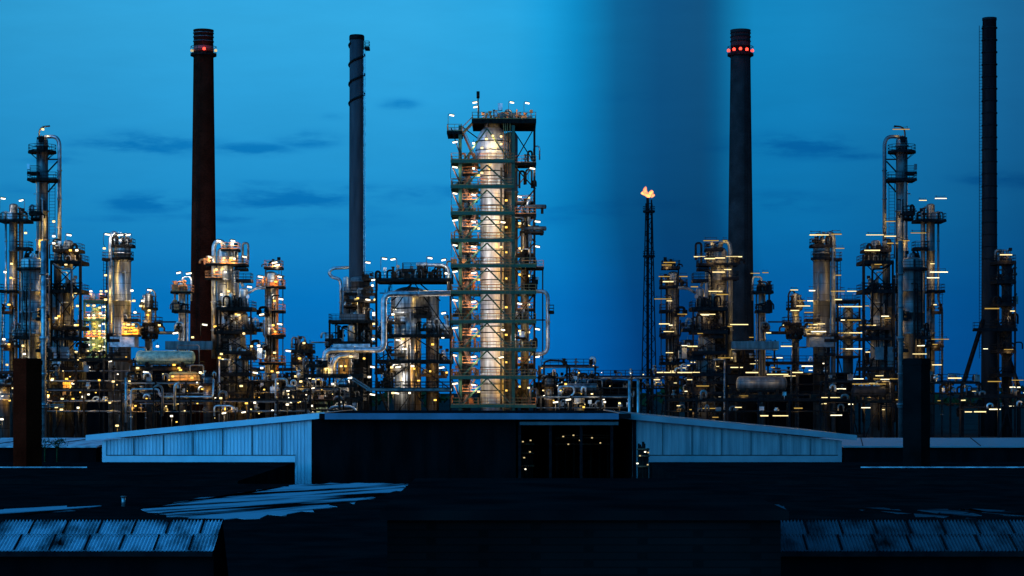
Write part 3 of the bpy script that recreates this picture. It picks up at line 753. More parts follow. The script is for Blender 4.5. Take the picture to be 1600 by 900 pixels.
# vessels
Y = 401; s = Y / F; c = W(769, 0, Y)
Z = lambda y: W(0, y, Y).z
b = MB(); b.rev((c.x, Y), [(18.5 * s, 0), (18.5 * s, Z(258)), (26 * s, Z(250)), (26 * s, Z(226)), (22 * s, Z(212)), (17 * s, Z(204)), (12 * s, Z(199)), (12 * s, Z(194))], 40)
rv = t.part('reactor_vessel', b, 'shellwhite')
for y in (222, 236, 268, 276, 310, 322, 345, 352, 392, 404, 425, 438, 470, 484, 510, 520, 560, 574, 600, 610):
    b = MB(); z = Z(y); b.rev((c.x, Y), [(k_ * s, z + dz) for k_, dz in (((18.4, -.09), (18.9, -.08), (18.9, .08), (18.4, .09)) if y > 260 else ((25.9, -.09), (26.4, -.08), (26.4, .08), (25.9, .09)))], 40); t.part('band', b, 'dark', rv)
t.pipe([(783, 262, -2.6), (783, 640, -2.6)], 3, 'midsteel')
t.shell(798, 206, 690, 22, 3, m='shelldark', name='regenerator_vessel', ground=True, dome=.7, flanges=(256, 300, 340, 420, 500))
t.shell(820, 330, 690, 13, 3, m='shelldark', name='riser', ground=True); t.shell(728, 262, 690, 15, 4, m='shellmid', name='standpipe', ground=True)
for k, px in enumerate((787, 790, 793, 797)): t.pipe([(px, 185, -5.8), (px, 264 + 4 * k, -5.8)], 1.3, 'rust', 'drain_pipe')
# stairs in the left bay, one flight per storey
b = MB()
for i, (a, c2) in enumerate(zip([210] + LV[:-1], LV)):
    x0, x1 = (724, 744) if i % 2 else (744, 724)
    p, q = t.P(x0, c2, -3), t.P(x1, a, -3)
    for k in (-.45, .45):
        b.beam(p + Vector((0, k, 0)), q + Vector((0, k, 0)), .12, .32); b.beam(p + Vector((0, k, 1.15)), q + Vector((0, k, 1.15)), .08); b.beam(p + Vector((0, k, .6)), q + Vector((0, k, .6)), .06)
    n = int((q - p).length / .35)
    for j in range(n): u = p.lerp(q, j / n); b.box(u - Vector((.15, .4, .02)), u + Vector((.15, .4, .03)))
t.part('staircase', b, 'rustdark')
for i, y in enumerate(LV):                                              # caged ladders on the front
    if i in (3, 4, 7, 8, 9): t.ladder(793, y, y + 42, -6.4, 'rust', cage=True, w=.9)
t.gear(752, 832, 192, -4, 4, n=30, h=20, seed=101, m='rust'); t.drum(776, 812, 181, 9, 0, 'shelldark', 'reflux_drum')
t.block('control_cabinet', 778, 785, 161, 172, -3, -2, 'grey'); t.block('control_cabinet', 773, 777, 174, 182, -4, -3.2, 'grey'); t.block('control_cabinet', 761, 765, 180, 185, -4, -3.2, 'grey')
b = MB(); p = t.P(747, 192, -4); q = t.P(747, 152, -4); b.tube([p, q], .11, 8); b.tube([q - Vector((0, 0, .2)), q + Vector((0, 0, 1.1))], .3, 8); t.part('mast', b, 'dark')
for i, y in enumerate(LV): t.gear(806, 836, y, -1, 3, n=7 if i > 4 else 3, h=30, seed=110 + i); t.gear(706, 746, y, -3, 3, n=4, h=18, seed=130 + i, m='rust')
# exchangers and pipework cantilevered on the right
t.plat(362, 812, 850, -2, 3, 'dark', rail=False); t.drum(814, 854, 357, 7, -1, 'shelldark', 'exchanger'); t.drum(820, 854, 323, 7, -1, 'shelldark', 'exchanger')
t.pipe([(830, 312, -1), (825, 316, -1), (825, 352, -1)], 6, 'grey', rad=.7)
t.plat(418, 815, 850, -2, 3, 'dark', 'rust')
t.pipe([(812, 456, 1), (850, 455, 1), (856, 461, 1), (856, 545, 1), (850, 553, 1), (828, 553, 1)], 6, 'grey', 'overhead_pipe', rad=.9)
t.plat(487, 857, 866, -1, 1.5, 'dark'); t.bars([((848, 418, 1), (848, 560, 1)), ((815, 500, 1), (852, 500, 1))], 2)
t.dress(822, 16, 300, 640, 919, 12); t.dress(728, 18, 270, 640, 920, 6)
lm = [(706, 180, 'w', -5), (742, 160, 'w', -5), (743, 167, 'w', -4), (800, 160, 'w', -4), (824, 161, 'w', -4)]
for i, y in enumerate(LV):
    lm += [(711, y - 33, 'w', -6), (740, y - 31, 'W' if i > 1 else 'b', -5.5), (748, y - 20, 's' if i % 3 else 'y', -3.6)] if i % 2 else [(711, y - 33, 'w', -6), (740, y - 31, 'W' if i > 1 else 'b', -5.5)]
    if i in (0, 3, 4, 7, 8): lm.append((786 if i % 2 else 783, y - 30, 'w' if i in (3, 7, 8) else 'y', -4.6))
    if i in (1, 3, 4, 7, 8): lm.append((840 if i != 1 else 832, y - 31, 'w', -5 if i > 2 else -1.5))
    if i > 1: lm += [(791, y - 22, 's', -2.4), (812, y - 28, 'yswy'[i % 4], -2), (826, y - 26, 'y', 0)]
    if i < 2: lm.append((753, y - 24, 'y', -5))
t.lamps(lm + [(760, 217, 'y', -5.6), (770, 212, 'y', -5.6), (783, 213, 'y', -5)], -5)

# =================================================================== FLARE
t = T('flare_stack', 'dark lattice flare tower with flame burning at its tip', 'flare', 1012, 560)
def w_at(y): return 6.2 + (y - 310) / 280 * 8.5
b = MB(); ys = [318 + 23.5 * i for i in range(13)] + [640, 664]
for a, c in zip(ys[:-1], ys[1:]):
    wa, wc = w_at(a), w_at(c); ka, kc = wa * 560 / F, wc * 560 / F
    for sx in (-1, 1):
        for sd in (-1, 1):
            b.beam(t.P(1014 + sx * wa * .75, a, sd * ka), t.P(1014 + sx * wc * .75, c, sd * kc), .28)
            b.beam(t.P(1014 + sx * wa * .75, a, sd * ka), t.P(1014 - sx * wc * .75, c, sd * kc), .16)
        b.beam(t.P(1014 - wa * .75, a, sx * ka), t.P(1014 + wa * .75, a, sx * ka), .18); b.beam(t.P(1014 + sx * wa * .75, a, -ka), t.P(1014 + sx * wa * .75, a, ka), .18)
        b.beam(t.P(1014 + sx * wa * .75, a, -ka), t.P(1014 + sx * wc * .75, c, kc), .14)
t.part('lattice', b, 'blacksteel')
t.pipe([(1012, 309), (1012, 680)], 4.6, 'blacksteel', 'riser'); t.pipe([(1018, 312), (1018, 680)], 2.4, 'blacksteel', 'riser')
for y in (330, 400): t.ring(1014, y, 3, 9.5, m='blacksteel')
b = MB(); import mathutils
for k, (px, py, h, w, lean) in enumerate(((1013, 309, 10, 5.5, -6), (1011, 308, 17, 5.2, -3), (1015, 308.5, 12, 5.4, 2), (1018, 309, 8, 3.6, 3), (1009, 307, 9, 4, -5))):
    p = t.P(px, py); q = t.P(px + lean, py - h); n = 10; base = len(b.v)
    for i in range(9):
        f = i / 8; r = t.m(w) * (math.sin(math.pi * min(1, f * .92 + .06)) ** .75) * (1 - .35 * f) * (1 + .18 * math.sin(7 * f + k))
        cc = p.lerp(q, f) + Vector((.25 * math.sin(5 * f + 2 * k), .1 * k - .2, 0))
        for j in range(n):
            a = 2 * math.pi * j / n; rr = r * (1 + .15 * math.sin(3 * a + k + 4 * f)); b.v.append(cc + Vector((rr * math.cos(a), rr * math.sin(a), 0)))
    for i in range(8):
        for j in range(n): o = base + i * n; b.face((o + j, o + (j + 1) % n, o + n + (j + 1) % n, o + n + j), 0, True)
    b.face([base + j for j in reversed(range(n))]); b.face([base + 8 * n + j for j in range(n)])
t.part('flame', b, 'flame')

# =================================================================== PIPE RACKS, DRUMS, LOOPS AND LAMP POSTS IN BETWEEN
def pipe_rack(label, x0, x1, ytop, Y, tiers=2, npipe=4, lamps=6, seed=1, lk='yysbsw', m='dark', pm='midsteel', gap=16, gr=10):
    t = T('pipe_rack', label, 'pipe rack', (x0 + x1) / 2, Y, 'pipe racks across the plant'); R = random.Random(seed)
    n = max(2, int((x1 - x0) / 42)); wd = 2.4
    for i in range(n + 1):
        px = x0 + (x1 - x0) * i / n; b = MB()
        for d in (-wd, wd): q = t.P(px, ytop - 4, d); b.beam((q.x, q.y, 0), q, .3)
        for k in range(tiers): p = t.P(px, ytop + k * gap); b.beam((p.x, Y - wd, p.z - .15), (p.x, Y + wd, p.z - .15), .28)
        t.part('portal_frame', b, m)
    for k in range(tiers):
        for j in range(npipe):
            d = -wd + .5 + (2 * wd - 1) * j / max(1, npipe - 1); r = R.uniform(.9, 3.2); y = ytop + k * gap - r / 2
            a, c = x0 + R.uniform(-8, 3), x1 + R.uniform(-3, 8); pts = [(a, y, d), (c, y, d)]
            if R.random() < .45: e = R.uniform(8, 26); pts = [(a, y + e, d)] + pts
            if R.random() < .45: e = R.uniform(8, 26); pts = pts + [(c, y + (e if R.random() < .7 else -e * .5), d)]
            t.pipe(pts, r, R.choice((pm, pm, 'dark')), rad=.4)
    t.plat(ytop - 4, x0 + 4, x1 - 4, wd - .6, wd + .8, m, rail=True)
    t.gear(x0, x1, ytop + gap, -wd, wd, n=gr, h=15, seed=seed + 500); t.gear(x0, x1, ytop - 4, -wd, wd, n=gr // 2, h=15, seed=seed + 600)
    for i in range(lamps):
        px = x0 + (x1 - x0) * (i + R.uniform(.15, .85)) / lamps
        t.lamp(px, ytop + R.uniform(-12, 34), -wd - .8 + R.uniform(-1, 3), R.choice(lk), R.uniform(.3, .8), lit=i % 2 == 0)
    return t

def exchanger(label, x0, x1, y, w, Y, m='shell', lamps=(), legs=True):
    t = T('heat_exchanger', label, 'heat exchanger', (x0 + x1) / 2, Y, 'horizontal vessels in the plant')
    t.drum(x0, x1, y, w, 0, m, 'drum'); t.plat(y + w * .75, x0 - 8, x1 + 8, -3.2, 2.2, 'dark')
    for px in (x0, x1):
        for d in (-2.8, 1.8): t.post(px, y + w * .75 + 3, None, 2, d)
    t.pipe([((x0 * .3 + x1 * .7), y - w * .4, 0), ((x0 * .3 + x1 * .7), y - w * .9, 0), (x1 + 6, y - w * .9, 0), (x1 + 6, y + 20, 0)], 2.2, 'midsteel', rad=.4)
    t.lamps(lamps, -3.4)
    return t

def pipe_loop(label, pts, w, Y, m='grey'):
    t = T('pipe_loop', label, 'pipe', pts[0][0], Y, 'bent pipes standing among the equipment'); g = t.P(pts[0][0], 600)
    t.pipe([(pts[0][0], HY + CAMH * F / Y)] + pts if pts[0][1] < 640 else pts, w, m, rad=.5)
    b = MB(); q = t.P(*pts[0]); b.box((q.x - .5, Y - .5, 0), (q.x + .5, Y + .5, .35)); t.part('footing', b, 'concrete')
    q2 = t.P(*pts[-1]); b = MB(); b.beam((q2.x, Y, 0), q2, .2); t.part('prop', b, 'dark')
    return t

def lamp_post(label, px, y, Y, k='b', g='lamp posts among the pipework', sc=.85):
    t = T('lamp_post', label, 'lamp post', px, Y, g)
    b = MB(); q = t.P(px, y); b.tube([Vector((q.x, Y + .2, 0)), q + Vector((0, .2, .25))], .07, 6); t.part('post', b, 'dark')
    b = MB(); b.box((q.x - .2, Y, 0), (q.x + .2, Y + .4, .5)); t.part('footing', b, 'concrete')
    t.lamp(px, y, 0, k, sc); return t

pipe_rack('dark pipe rack running below the green lamp frame at left', 76, 205, 565, 385, 3, 4, 9, 11)
pipe_rack('low pipe rack right behind the pale roof at far left', 72, 190, 612, 355, 3, 4, 8, 12)
pipe_rack('pipe rack with deck right under the long pale green drum', 196, 338, 600, 372, 3, 4, 8, 13)
pipe_rack('pipe rack behind the sloping shed roof, under the brick chimney', 205, 345, 628, 350, 2, 4, 7, 14)
pipe_rack('pipe rack between stepped structure and the small vent tower', 395, 482, 598, 390, 3, 3, 6, 15)
pipe_rack('pipe rack just behind the highest part of the sloping shed roof', 345, 478, 628, 352, 2, 4, 6, 16)
pipe_rack('pipe rack at far left edge behind the dark red flue', -10, 60, 585, 370, 3, 3, 6, 17)
pipe_rack('tall pipe rack joined to the right of the green tower', 842, 930, 575, 405, 3, 4, 8, 18, 'wbs')
pipe_rack('long pipe rack leading from the green tower to the flare', 880, 1040, 592, 430, 2, 4, 7, 19, 'yb')
pipe_rack('low pipe rack behind the dark shed between green tower and flare', 845, 985, 622, 365, 2, 4, 8, 20, 'wsb')
exchanger('long pale green horizontal drum on a railed deck left of the chimney', 212, 305, 559, 22, 384, 'palegreen', [(215, 575, 'y'), (272, 570, 's'), (280, 575, 's'), (290, 583, 's'), (228, 581, 'w'), (302, 588, 's'), (313, 582, 'b'), (256, 585, 'y')])
exchanger('ochre horizontal drum lit by sodium lamps below the pale green drum', 262, 312, 594, 26, 378, 'ochre', [(282, 578, 's'), (300, 590, 's'), (270, 588, 's'), (322, 600, 's'), (316, 584, 'y')])
exchanger('small silver horizontal drum on a deck beside the column with rusty platforms', 446, 474, 606, 12, 376, 'shell', [(450, 610, 'b'), (470, 596, 'y')])
exchanger('dark horizontal drum behind the low rack right of the green tower', 880, 935, 606, 14, 388, 'shellmid', [(884, 600, 's'), (925, 616, 'y')])
pipe_loop('tall thin bent pipe in front of the ochre drum', [(273, 640), (273, 601), (280, 598)], 4, 345)
pipe_loop('long bent pipe dropping to the right of the ochre drum', [(205, 608), (248, 608), (250, 620), (333, 620), (334, 592)], 3, 347)
pipe_loop('bent pipe with square shoulder left of the ochre drum', [(254, 650), (254, 606), (247, 601), (240, 606)], 3.5, 342, 'midsteel')
pipe_loop('low curved pipe behind the middle of the sloping shed roof', [(335, 650), (335, 634), (362, 634), (368, 641)], 3, 338)
pipe_loop('pipe bend next to the slim column with rusty platforms', [(431, 604), (431, 592), (448, 592), (449, 604), (462, 604)], 3.6, 366)
pipe_loop('white square pipe loop low at right of the green tower', [(873, 640), (873, 604), (896, 604), (898, 614), (890, 620)], 3, 366)
pipe_loop('curved pipe bridge high at right of the green tower', [(850, 566), (858, 563), (880, 564), (890, 574), (890, 590)], 3, 398, 'dark')
pipe_loop('upright grey pipe behind sloping shed roof near its left end', [(197, 660), (197, 590)], 4, 336)
for i, (lab, px, top, w, Y, m) in enumerate((
        ('small lit vessel with valves left of the pale green drum', 206, 590, 15, 380, 'shellmid'), ('pale small vessel on the far left edge behind the flue', 4, 590, 22, 380, 'shell'),
        ('slim vessel between green lamp frame and dark crowded structure', 131, 540, 8, 396, 'shellmid'), ('squat vessel right of the ochre drum under the chimney', 326, 588, 16, 366, 'shellmid'),
        ('squat silver vessel behind the low rack right of the green tower', 905, 596, 16, 392, 'shell'), ('short dark vessel close to right foot of the green tower', 858, 590, 14, 396, 'shelldark'))):
    t = T('vertical_vessel', lab, 'vessel', px, Y, 'small upright vessels')
    t.shell(px, top, 690, w, m=m, ground=True, flanges=(top + 14, top + 34)); t.ring(px, top + 12, w / 2, w / 2 + 5); t.gear(px - w / 2, px + w / 2, top + 4, -1, 1, n=6, h=12, seed=200 + i)
    t.lamp(px - w / 2 - 2, top + 20, -2.5, 'sby'[i % 3], .7); t.lamp(px + w / 2, top + 36, -2.5, 'ys'[i % 2], .7)

t = T('vent_tower', 'small dark tower crowded with thin vents, left of the grey stack', 'steel structure', 470, 398)
frame(t, 456, 486, -2.6, 2.6, [548, 566, 592], legw=2, style='X', rails={0, 1, 2}); t.gear(456, 488, 548, -2, 2, n=16, h=22, seed=211); t.gear(456, 488, 566, n=12, h=16, seed=212)
t.pipe([(466, 545), (466, 524)], 2, 'midsteel'); t.pipe([(486, 535), (512, 535)], 2.4, 'midsteel'); t.shell(470, 552, 690, 14, m='shellmid', name='vessel', ground=True)
t.lamps([(451, 548, 'w'), (475, 536, 'y'), (468, 560, 's'), (480, 578, 'y'), (484, 590, 'b'), (462, 588, 'y')], -3)

PL = [('lamp post with white lamp at far left edge', 3, 655, 345, 'b'), ('lamp post glowing just right of the silver vent pipe', 88, 636, 345, 'y'),
      ('lamp post standing low between vent pipe and pale green drum', 122, 637, 350, 'b'), ('orange lamp post in front of the dark crowded structure', 155, 594, 350, 's'),
      ('lamp post with yellow lamp under left end of pale green drum', 177, 596, 350, 'y'), ('low lamp post over left part of the sloping roof', 183, 665, 330, 'y'),
      ('lamp post in front of ochre drum', 268, 650, 335, 'b'), ('lamp post right of the ochre drum', 345, 622, 345, 'y'),
      ('lamp post above middle of the sloping roof', 350, 645, 335, 'w'), ('bright lamp post under slim column with rusty platforms', 398, 629, 345, 'b'),
      ('yellow lamp post below the stepped structure', 385, 630, 345, 's'), ('lamp post next to small vent tower', 449, 632, 345, 'b'),
      ('lamp post close to right of green tower foot', 868, 628, 350, 'w'), ('slanted lamp post behind dark shed near green tower', 888, 624, 350, 'w'),
      ('lamp post with orange lamp between green tower and flare', 912, 636, 350, 's'), ('lamp post behind dark shed midway to flare', 945, 628, 350, 'b'),
      ('lamp post left of the two pale posts', 968, 630, 350, 'y')]
for l in PL: lamp_post(*l)
pipe_rack('pipe rack high between looped pipe column and slim rusty platform column', 340, 470, 580, 412, 3, 4, 7, 41)
pipe_rack('pipe rack with amber lamps behind the dark red flue and fat column', 20, 135, 590, 410, 3, 4, 8, 42)
pipe_rack('pipe rack with amber lamps just left of the furnace deck unit', 440, 530, 610, 372, 3, 4, 6, 43)

# two pale posts in front of the flare
for lab, x0, x1, yt, Y in (('added dark block behind racks below the pale green drum', 188, 345, 574, 430), ('added dark block behind racks at foot of dark crowded structure', 70, 172, 562, 432),
                          ('low added dark block behind racks left of the furnace', 392, 500, 598, 428), ('added dark block low behind racks right of the green tower', 838, 965, 600, 440),
                          ('added dark block low behind the right hand racks', 1075, 1330, 585, 432)):
    t = T('dark_backing', lab, 'building', (x0 + x1) / 2, Y, 'added dark blocks behind the racks')  # dark blocks added behind the racks so sky gaps stay dark
    t.block('wall', x0, x1, yt, 690, 0, 8, 'shadecladding'); t.block('roof', x0 - 2, x1 + 2, yt - 3, yt - .1, -.5, 8.5, 'blacksteel'); t.gear(x0, x1, yt - 3, 1, 7, n=14, h=14, seed=int(x0))
p0 = None
for px, lab in ((983.5, 'pale slim post left of its twin, in front of the flare foot'), (997, 'pale slim post right of its twin, in front of the flare foot')):
    t = T('steel_post', lab, 'post', px, 250, 'pale twin posts by the flare')
    b = MB(); q = t.P(px, 593); b.tube([Vector((q.x, 250, 0)), q], .16, 10); t.part('shaft', b, 'grey'); b = MB(); b.tube([q, q + Vector((0, 0, .12))], .24, 10); t.part('cap', b, 'dullgrey')

# far tanks and a far line of trees close the view at the horizon
for px, w, top, Y, lab in ((150, 150, 596, 640, 'wide dark storage tank far behind the green lamp frame'), (450, 120, 598, 660, 'dark storage tank far behind the small vent tower'),
                           (935, 130, 597, 680, 'dark storage tank far behind racks right of green tower'), (1230, 160, 592, 640, 'dark storage tank far behind right hand plant')):
    t = T('storage_tank', lab, 'tank', px, Y, 'far storage tanks'); c = W(px, top, Y); r = w / 2 * Y / F
    b = MB(); b.rev((c.x, Y), [(r, 0), (r, c.z), (r + .15, c.z), (r + .15, c.z + .3), (r * .3, c.z + .9), (.2, c.z + 1)], 40); t.part('shell', b, 'shellblack')
    b = MB(); b.tube([(c.x - r * .5, Y - r * .9, 0), (c.x - r * .5, Y - r * .9, c.z + 1)], .15, 6); t.part('pipe', b, 'dark')
R = random.Random(9); b = MB()
for i in range(1500):
    x = R.uniform(-520, 520); y = R.uniform(1150, 1300); z = R.uniform(2, 9 + 3.5 * math.sin(x * .021) + 2.5 * math.sin(x * .067)); k = R.uniform(1.2, 3)
    a = [Vector((x, y, z)) + Vector((R.uniform(-1, 1), R.uniform(-1, 1), R.uniform(-.8, .8))) * k * 1.6 for _ in range(4)]
    o = len(b.v); b.v.extend(a); b.face((o, o + 1, o + 2)); b.face((o, o + 2, o + 3)); b.face((o, o + 1, o + 3)); b.face((o + 1, o + 2, o + 3))
tag(b.build('woods', 'leafdark'), 'dark line of woods low on the far horizon', 'woods', kind='stuff')

# =================================================================== RIGHT PLANT: MIRRORED UNITS IN PLACE OF A REFLECTION
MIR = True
outer_column('dark thin column with lamps shaped as streaks standing next to right of the flare')
main_cluster('dark column with overhead loop in front of the right hand chimney', 'dark stepped structure crowded with lamps shaped as streaks under the right hand chimney')
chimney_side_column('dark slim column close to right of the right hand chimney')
brick_chimney('dark chimney with wide red glow from added beacons, right of the flare', True)
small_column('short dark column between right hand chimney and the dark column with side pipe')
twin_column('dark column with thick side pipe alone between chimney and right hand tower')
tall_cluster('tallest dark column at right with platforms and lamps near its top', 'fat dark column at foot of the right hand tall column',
             'dark steel structure with lamps shaped as streaks left of the right hand tall column')
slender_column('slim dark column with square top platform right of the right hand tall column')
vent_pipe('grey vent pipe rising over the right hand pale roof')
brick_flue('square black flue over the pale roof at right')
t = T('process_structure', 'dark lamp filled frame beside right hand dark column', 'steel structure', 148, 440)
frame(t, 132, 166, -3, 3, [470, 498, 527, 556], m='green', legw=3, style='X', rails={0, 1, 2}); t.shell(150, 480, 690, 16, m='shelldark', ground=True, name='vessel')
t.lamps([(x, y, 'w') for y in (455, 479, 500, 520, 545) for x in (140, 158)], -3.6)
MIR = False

def strips(t, lst, d):
    for x, y, s_ in lst: t.lamp(x, y, d, 'l', s_)
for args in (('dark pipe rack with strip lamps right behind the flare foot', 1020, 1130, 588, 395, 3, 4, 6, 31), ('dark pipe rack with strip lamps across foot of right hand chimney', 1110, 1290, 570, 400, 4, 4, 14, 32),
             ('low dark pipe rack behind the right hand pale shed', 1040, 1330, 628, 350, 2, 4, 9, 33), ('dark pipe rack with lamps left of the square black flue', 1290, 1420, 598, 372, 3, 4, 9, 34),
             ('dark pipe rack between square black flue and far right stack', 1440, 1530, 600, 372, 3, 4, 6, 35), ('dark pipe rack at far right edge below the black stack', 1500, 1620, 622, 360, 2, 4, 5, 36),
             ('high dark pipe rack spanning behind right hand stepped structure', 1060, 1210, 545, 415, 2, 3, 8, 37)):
    pipe_rack(*args, lk='lll', m='blacksteel', pm='blacksteel', gr=16)

# black stack at the far right
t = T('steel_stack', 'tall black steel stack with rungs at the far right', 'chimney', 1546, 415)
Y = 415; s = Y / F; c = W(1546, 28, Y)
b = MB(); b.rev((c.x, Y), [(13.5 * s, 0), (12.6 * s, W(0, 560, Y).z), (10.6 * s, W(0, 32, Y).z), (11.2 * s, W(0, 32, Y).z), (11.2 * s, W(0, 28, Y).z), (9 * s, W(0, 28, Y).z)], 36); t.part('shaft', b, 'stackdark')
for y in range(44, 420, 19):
    b = MB(); z = W(0, y, Y).z; b.rev((c.x, Y), [(10.8 * s, z - .16), (12.2 * s, z - .12), (12.2 * s, z + .12), (10.8 * s, z + .16)], 30); t.part('band', b, 'blacksteel')
t.ladder(1532.5, 40, 560, 0, m='blacksteel', cage=False, w=.6)
t.bars([((1536, 500, -1), (1503, 606, -6)), ((1536, 500, 1), (1503, 606, 6)), ((1556, 500, -1), (1592, 606, -6)), ((1556, 500, 1), (1592, 606, 6)), ((1503, 606, -6), (1503, 690, -6)), ((1592, 606, -6), (1592, 690, -6))], 5, 'blacksteel', 'support_leg')
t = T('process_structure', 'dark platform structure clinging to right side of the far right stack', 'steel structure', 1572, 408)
frame(t, 1560, 1586, -2.6, 2.6, [410, 440, 475, 510, 548, 585], m='blacksteel', legw=2.6, style='X'); t.shell(1573, 402, 690, 16, m='shellblack', name='vessel', ground=True)
for i, y in enumerate((410, 440, 475, 510, 548)): t.gear(1558, 1588, y, -2, 2, n=8, h=22, seed=300 + i, m='blacksteel')
t.plat(515, 1522, 1590, -4, -2.6, 'blacksteel'); strips(t, [(1572, 398, .7), (1550, 482, .9), (1582, 486, .6), (1540, 545, .9), (1576, 546, .9), (1554, 596, 1), (1590, 594, .8), (1586, 605, .7)], -3.6)
exchanger('dark horizontal drum with lamps shaped as streaks below right hand chimney', 1150, 1230, 600, 24, 378, 'shelldark', [(1175, 582, 'l'), (1215, 585, 'l'), (1162, 618, 'l')])
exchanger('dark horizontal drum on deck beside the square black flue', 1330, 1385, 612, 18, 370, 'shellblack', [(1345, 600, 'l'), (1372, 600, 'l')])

# =================================================================== FOREGROUND
def struct(name, mb, m): o = mb.build(name, m); o['kind'] = 'structure'; return o
b = MB(); b.v = [Vector(p) for p in ((-2500, -60, 0), (2500, -60, 0), (2500, 6000, 0), (-2500, 6000, 0))]; b.face((0, 1, 2, 3)); struct('ground', b, 'ground')

# ribbed metal wall: real trapezoid ribs along the wall between x0..x1, top edge sloping
def ribbed(b, x0, x1, y, zb, ztop, pitch=.30, dep=.05, mi=0):
    n = int(abs(x1 - x0) / pitch); base = len(b.v)
    pr = [(0, 0), (.45, 0), (.58, -dep), (.87, -dep)]
    xs = [(x0 + (x1 - x0) * (i + f) / n, y + dd) for i in range(n) for f, dd in pr] + [(x1, y)]
    for x, yy in xs: b.v.append(Vector((x, yy, zb(x)))); b.v.append(Vector((x, yy, ztop(x))))
    for i in range(len(xs) - 1): b.face((base + 2 * i, base + 2 * i + 2, base + 2 * i + 3, base + 2 * i + 1), mi)

def shed_wing(label, mirror):
    global MIR
    MIR = mirror; Y = 180
    t = T('warehouse', label, 'warehouse', 320, Y)
    rib = (.6, .02) if mirror else (.30, .05)
    px2x = lambda p: W(p, 0, Y).x
    zt = lambda p: W(0, 690 - (p - 162) / 325 * 35, Y).z
    inv = lambda x: (x / Y * F + CX) if not MIR else 1475 - (x / Y * F + CX)
    xl, xr = px2x(162), px2x(487)
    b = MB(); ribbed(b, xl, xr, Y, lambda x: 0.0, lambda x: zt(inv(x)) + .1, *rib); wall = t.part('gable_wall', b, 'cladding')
    # body behind the wall, same slope
    b = MB(); zl, zr = zt(162), zt(487)
    q = [(xl, Y + .15, 0), (xr, Y + .15, 0), (xr, Y + 30, 0), (xl, Y + 30, 0), (xl, Y + .15, zl), (xr, Y + .15, zr), (xr, Y + 30, zr), (xl, Y + 30, zl)]
    b.hexa(q); t.part('side_wall', b, 'shadecladding')
    # roof slab and pale verge board, overhanging the wall
    za = lambda p: W(0, 680 - (p - 137) / 370 * 35, Y).z
    xa, xc = px2x(137), px2x(508); z0, z1 = za(137) - .02, za(508)
    b = MB(); b.hexa([(xa, Y - .5, z0 - .12), (xc, Y - .5, z1 - .12), (xc, Y + 31, z1 - .12), (xa, Y + 31, z0 - .12), (xa, Y - .5, z0), (xc, Y - .5, z1), (xc, Y + 31, z1), (xa, Y + 31, z0)]); t.part('roof', b, 'dullgrey')
    b = MB(); b.hexa([(xa - .05, Y - .62, z0 - .42), (xc, Y - .62, z1 - .46), (xc, Y - .52, z1 - .46), (xa - .05, Y - .52, z0 - .42), (xa - .05, Y - .62, z0 + .04), (xc, Y - .62, z1 + .04), (xc, Y - .52, z1 + .04), (xa - .05, Y - .52, z0 + .04)])
    t.part('verge_board', b, 'trim')
    for i in range(0, 8):
        p = 162 + 1 + i * 46.2 if i < 7 else 484; b = MB(); x = px2x(p)
        if i in (0, 7): b.box((x - .16, Y - .14, 0), (x + .16, Y - .06, zt(p) + .05)); t.part('corner_trim', b, 'shadecladding' if mirror and i else 'trim')  # mirrored shed: end trim blackened where the reflection fades out
        else: b.box((x - .045, Y - .10, W(0, 712, Y).z), (x + .045, Y - .055, zt(p))); t.part('joint_cover', b, 'dullgrey')
    b = MB(); x0, x1 = sorted((px2x(165), px2x(462))); b.box((x0, Y - .16, W(0, 720.5, Y).z - .3), (x1, Y - .065, W(0, 712, Y).z)); t.part('base_flashing', b, 'trim'); b = MB(); b.box((x0, Y - .12, W(0, 711.9, Y).z), (x1, Y - .066, W(0, 710.6, Y).z)); t.part('drip_edge', b, 'dark')
    MIR = False
    return t
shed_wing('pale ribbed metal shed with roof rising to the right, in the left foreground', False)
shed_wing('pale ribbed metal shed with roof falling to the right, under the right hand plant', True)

# dark hall between the two sheds, its right half a made-up bay in place of reflecting glass
t = T('industrial_hall', 'long hall with shade-black wall between the two pale sheds, added bay at right for glass reflections', 'hall', 740, 179)
Y = 179; X = lambda p, y=Y: W(p, 0, y).x; Zy = lambda p, y=Y: W(0, p, y).z
b = MB(); b.box((X(488), Y, 0), (X(806), Y + 26, Zy(655))); t.part('front_wall', b, 'shadecladding')
b = MB(); b.box((X(806), Y + 22, 0), (X(990), Y + 26, Zy(656))); t.part('back_wall', b, 'shadecladding')
b = MB(); b.box((X(500), Y - .8, Zy(654)), (X(985), Y + 26.5, Zy(646))); t.part('roof', b, 'bitumen')
b = MB(); b.box((X(509), Y - .95, Zy(655)), (X(966), Y - .81, Zy(646) + .03)); t.part('fascia', b, 'bluetrim')
b = MB(); b.box((X(812), Y - .3, Zy(664)), (X(966), Y - .05, Zy(659))); t.part('gutter', b, 'dullgrey')
for p in (812, 860, 908, 956):
    b = MB(); b.box((X(p) - .12, Y - .02, 0), (X(p) + .12, Y + .25, Zy(656))); t.part('post', b, 'blacksteel')
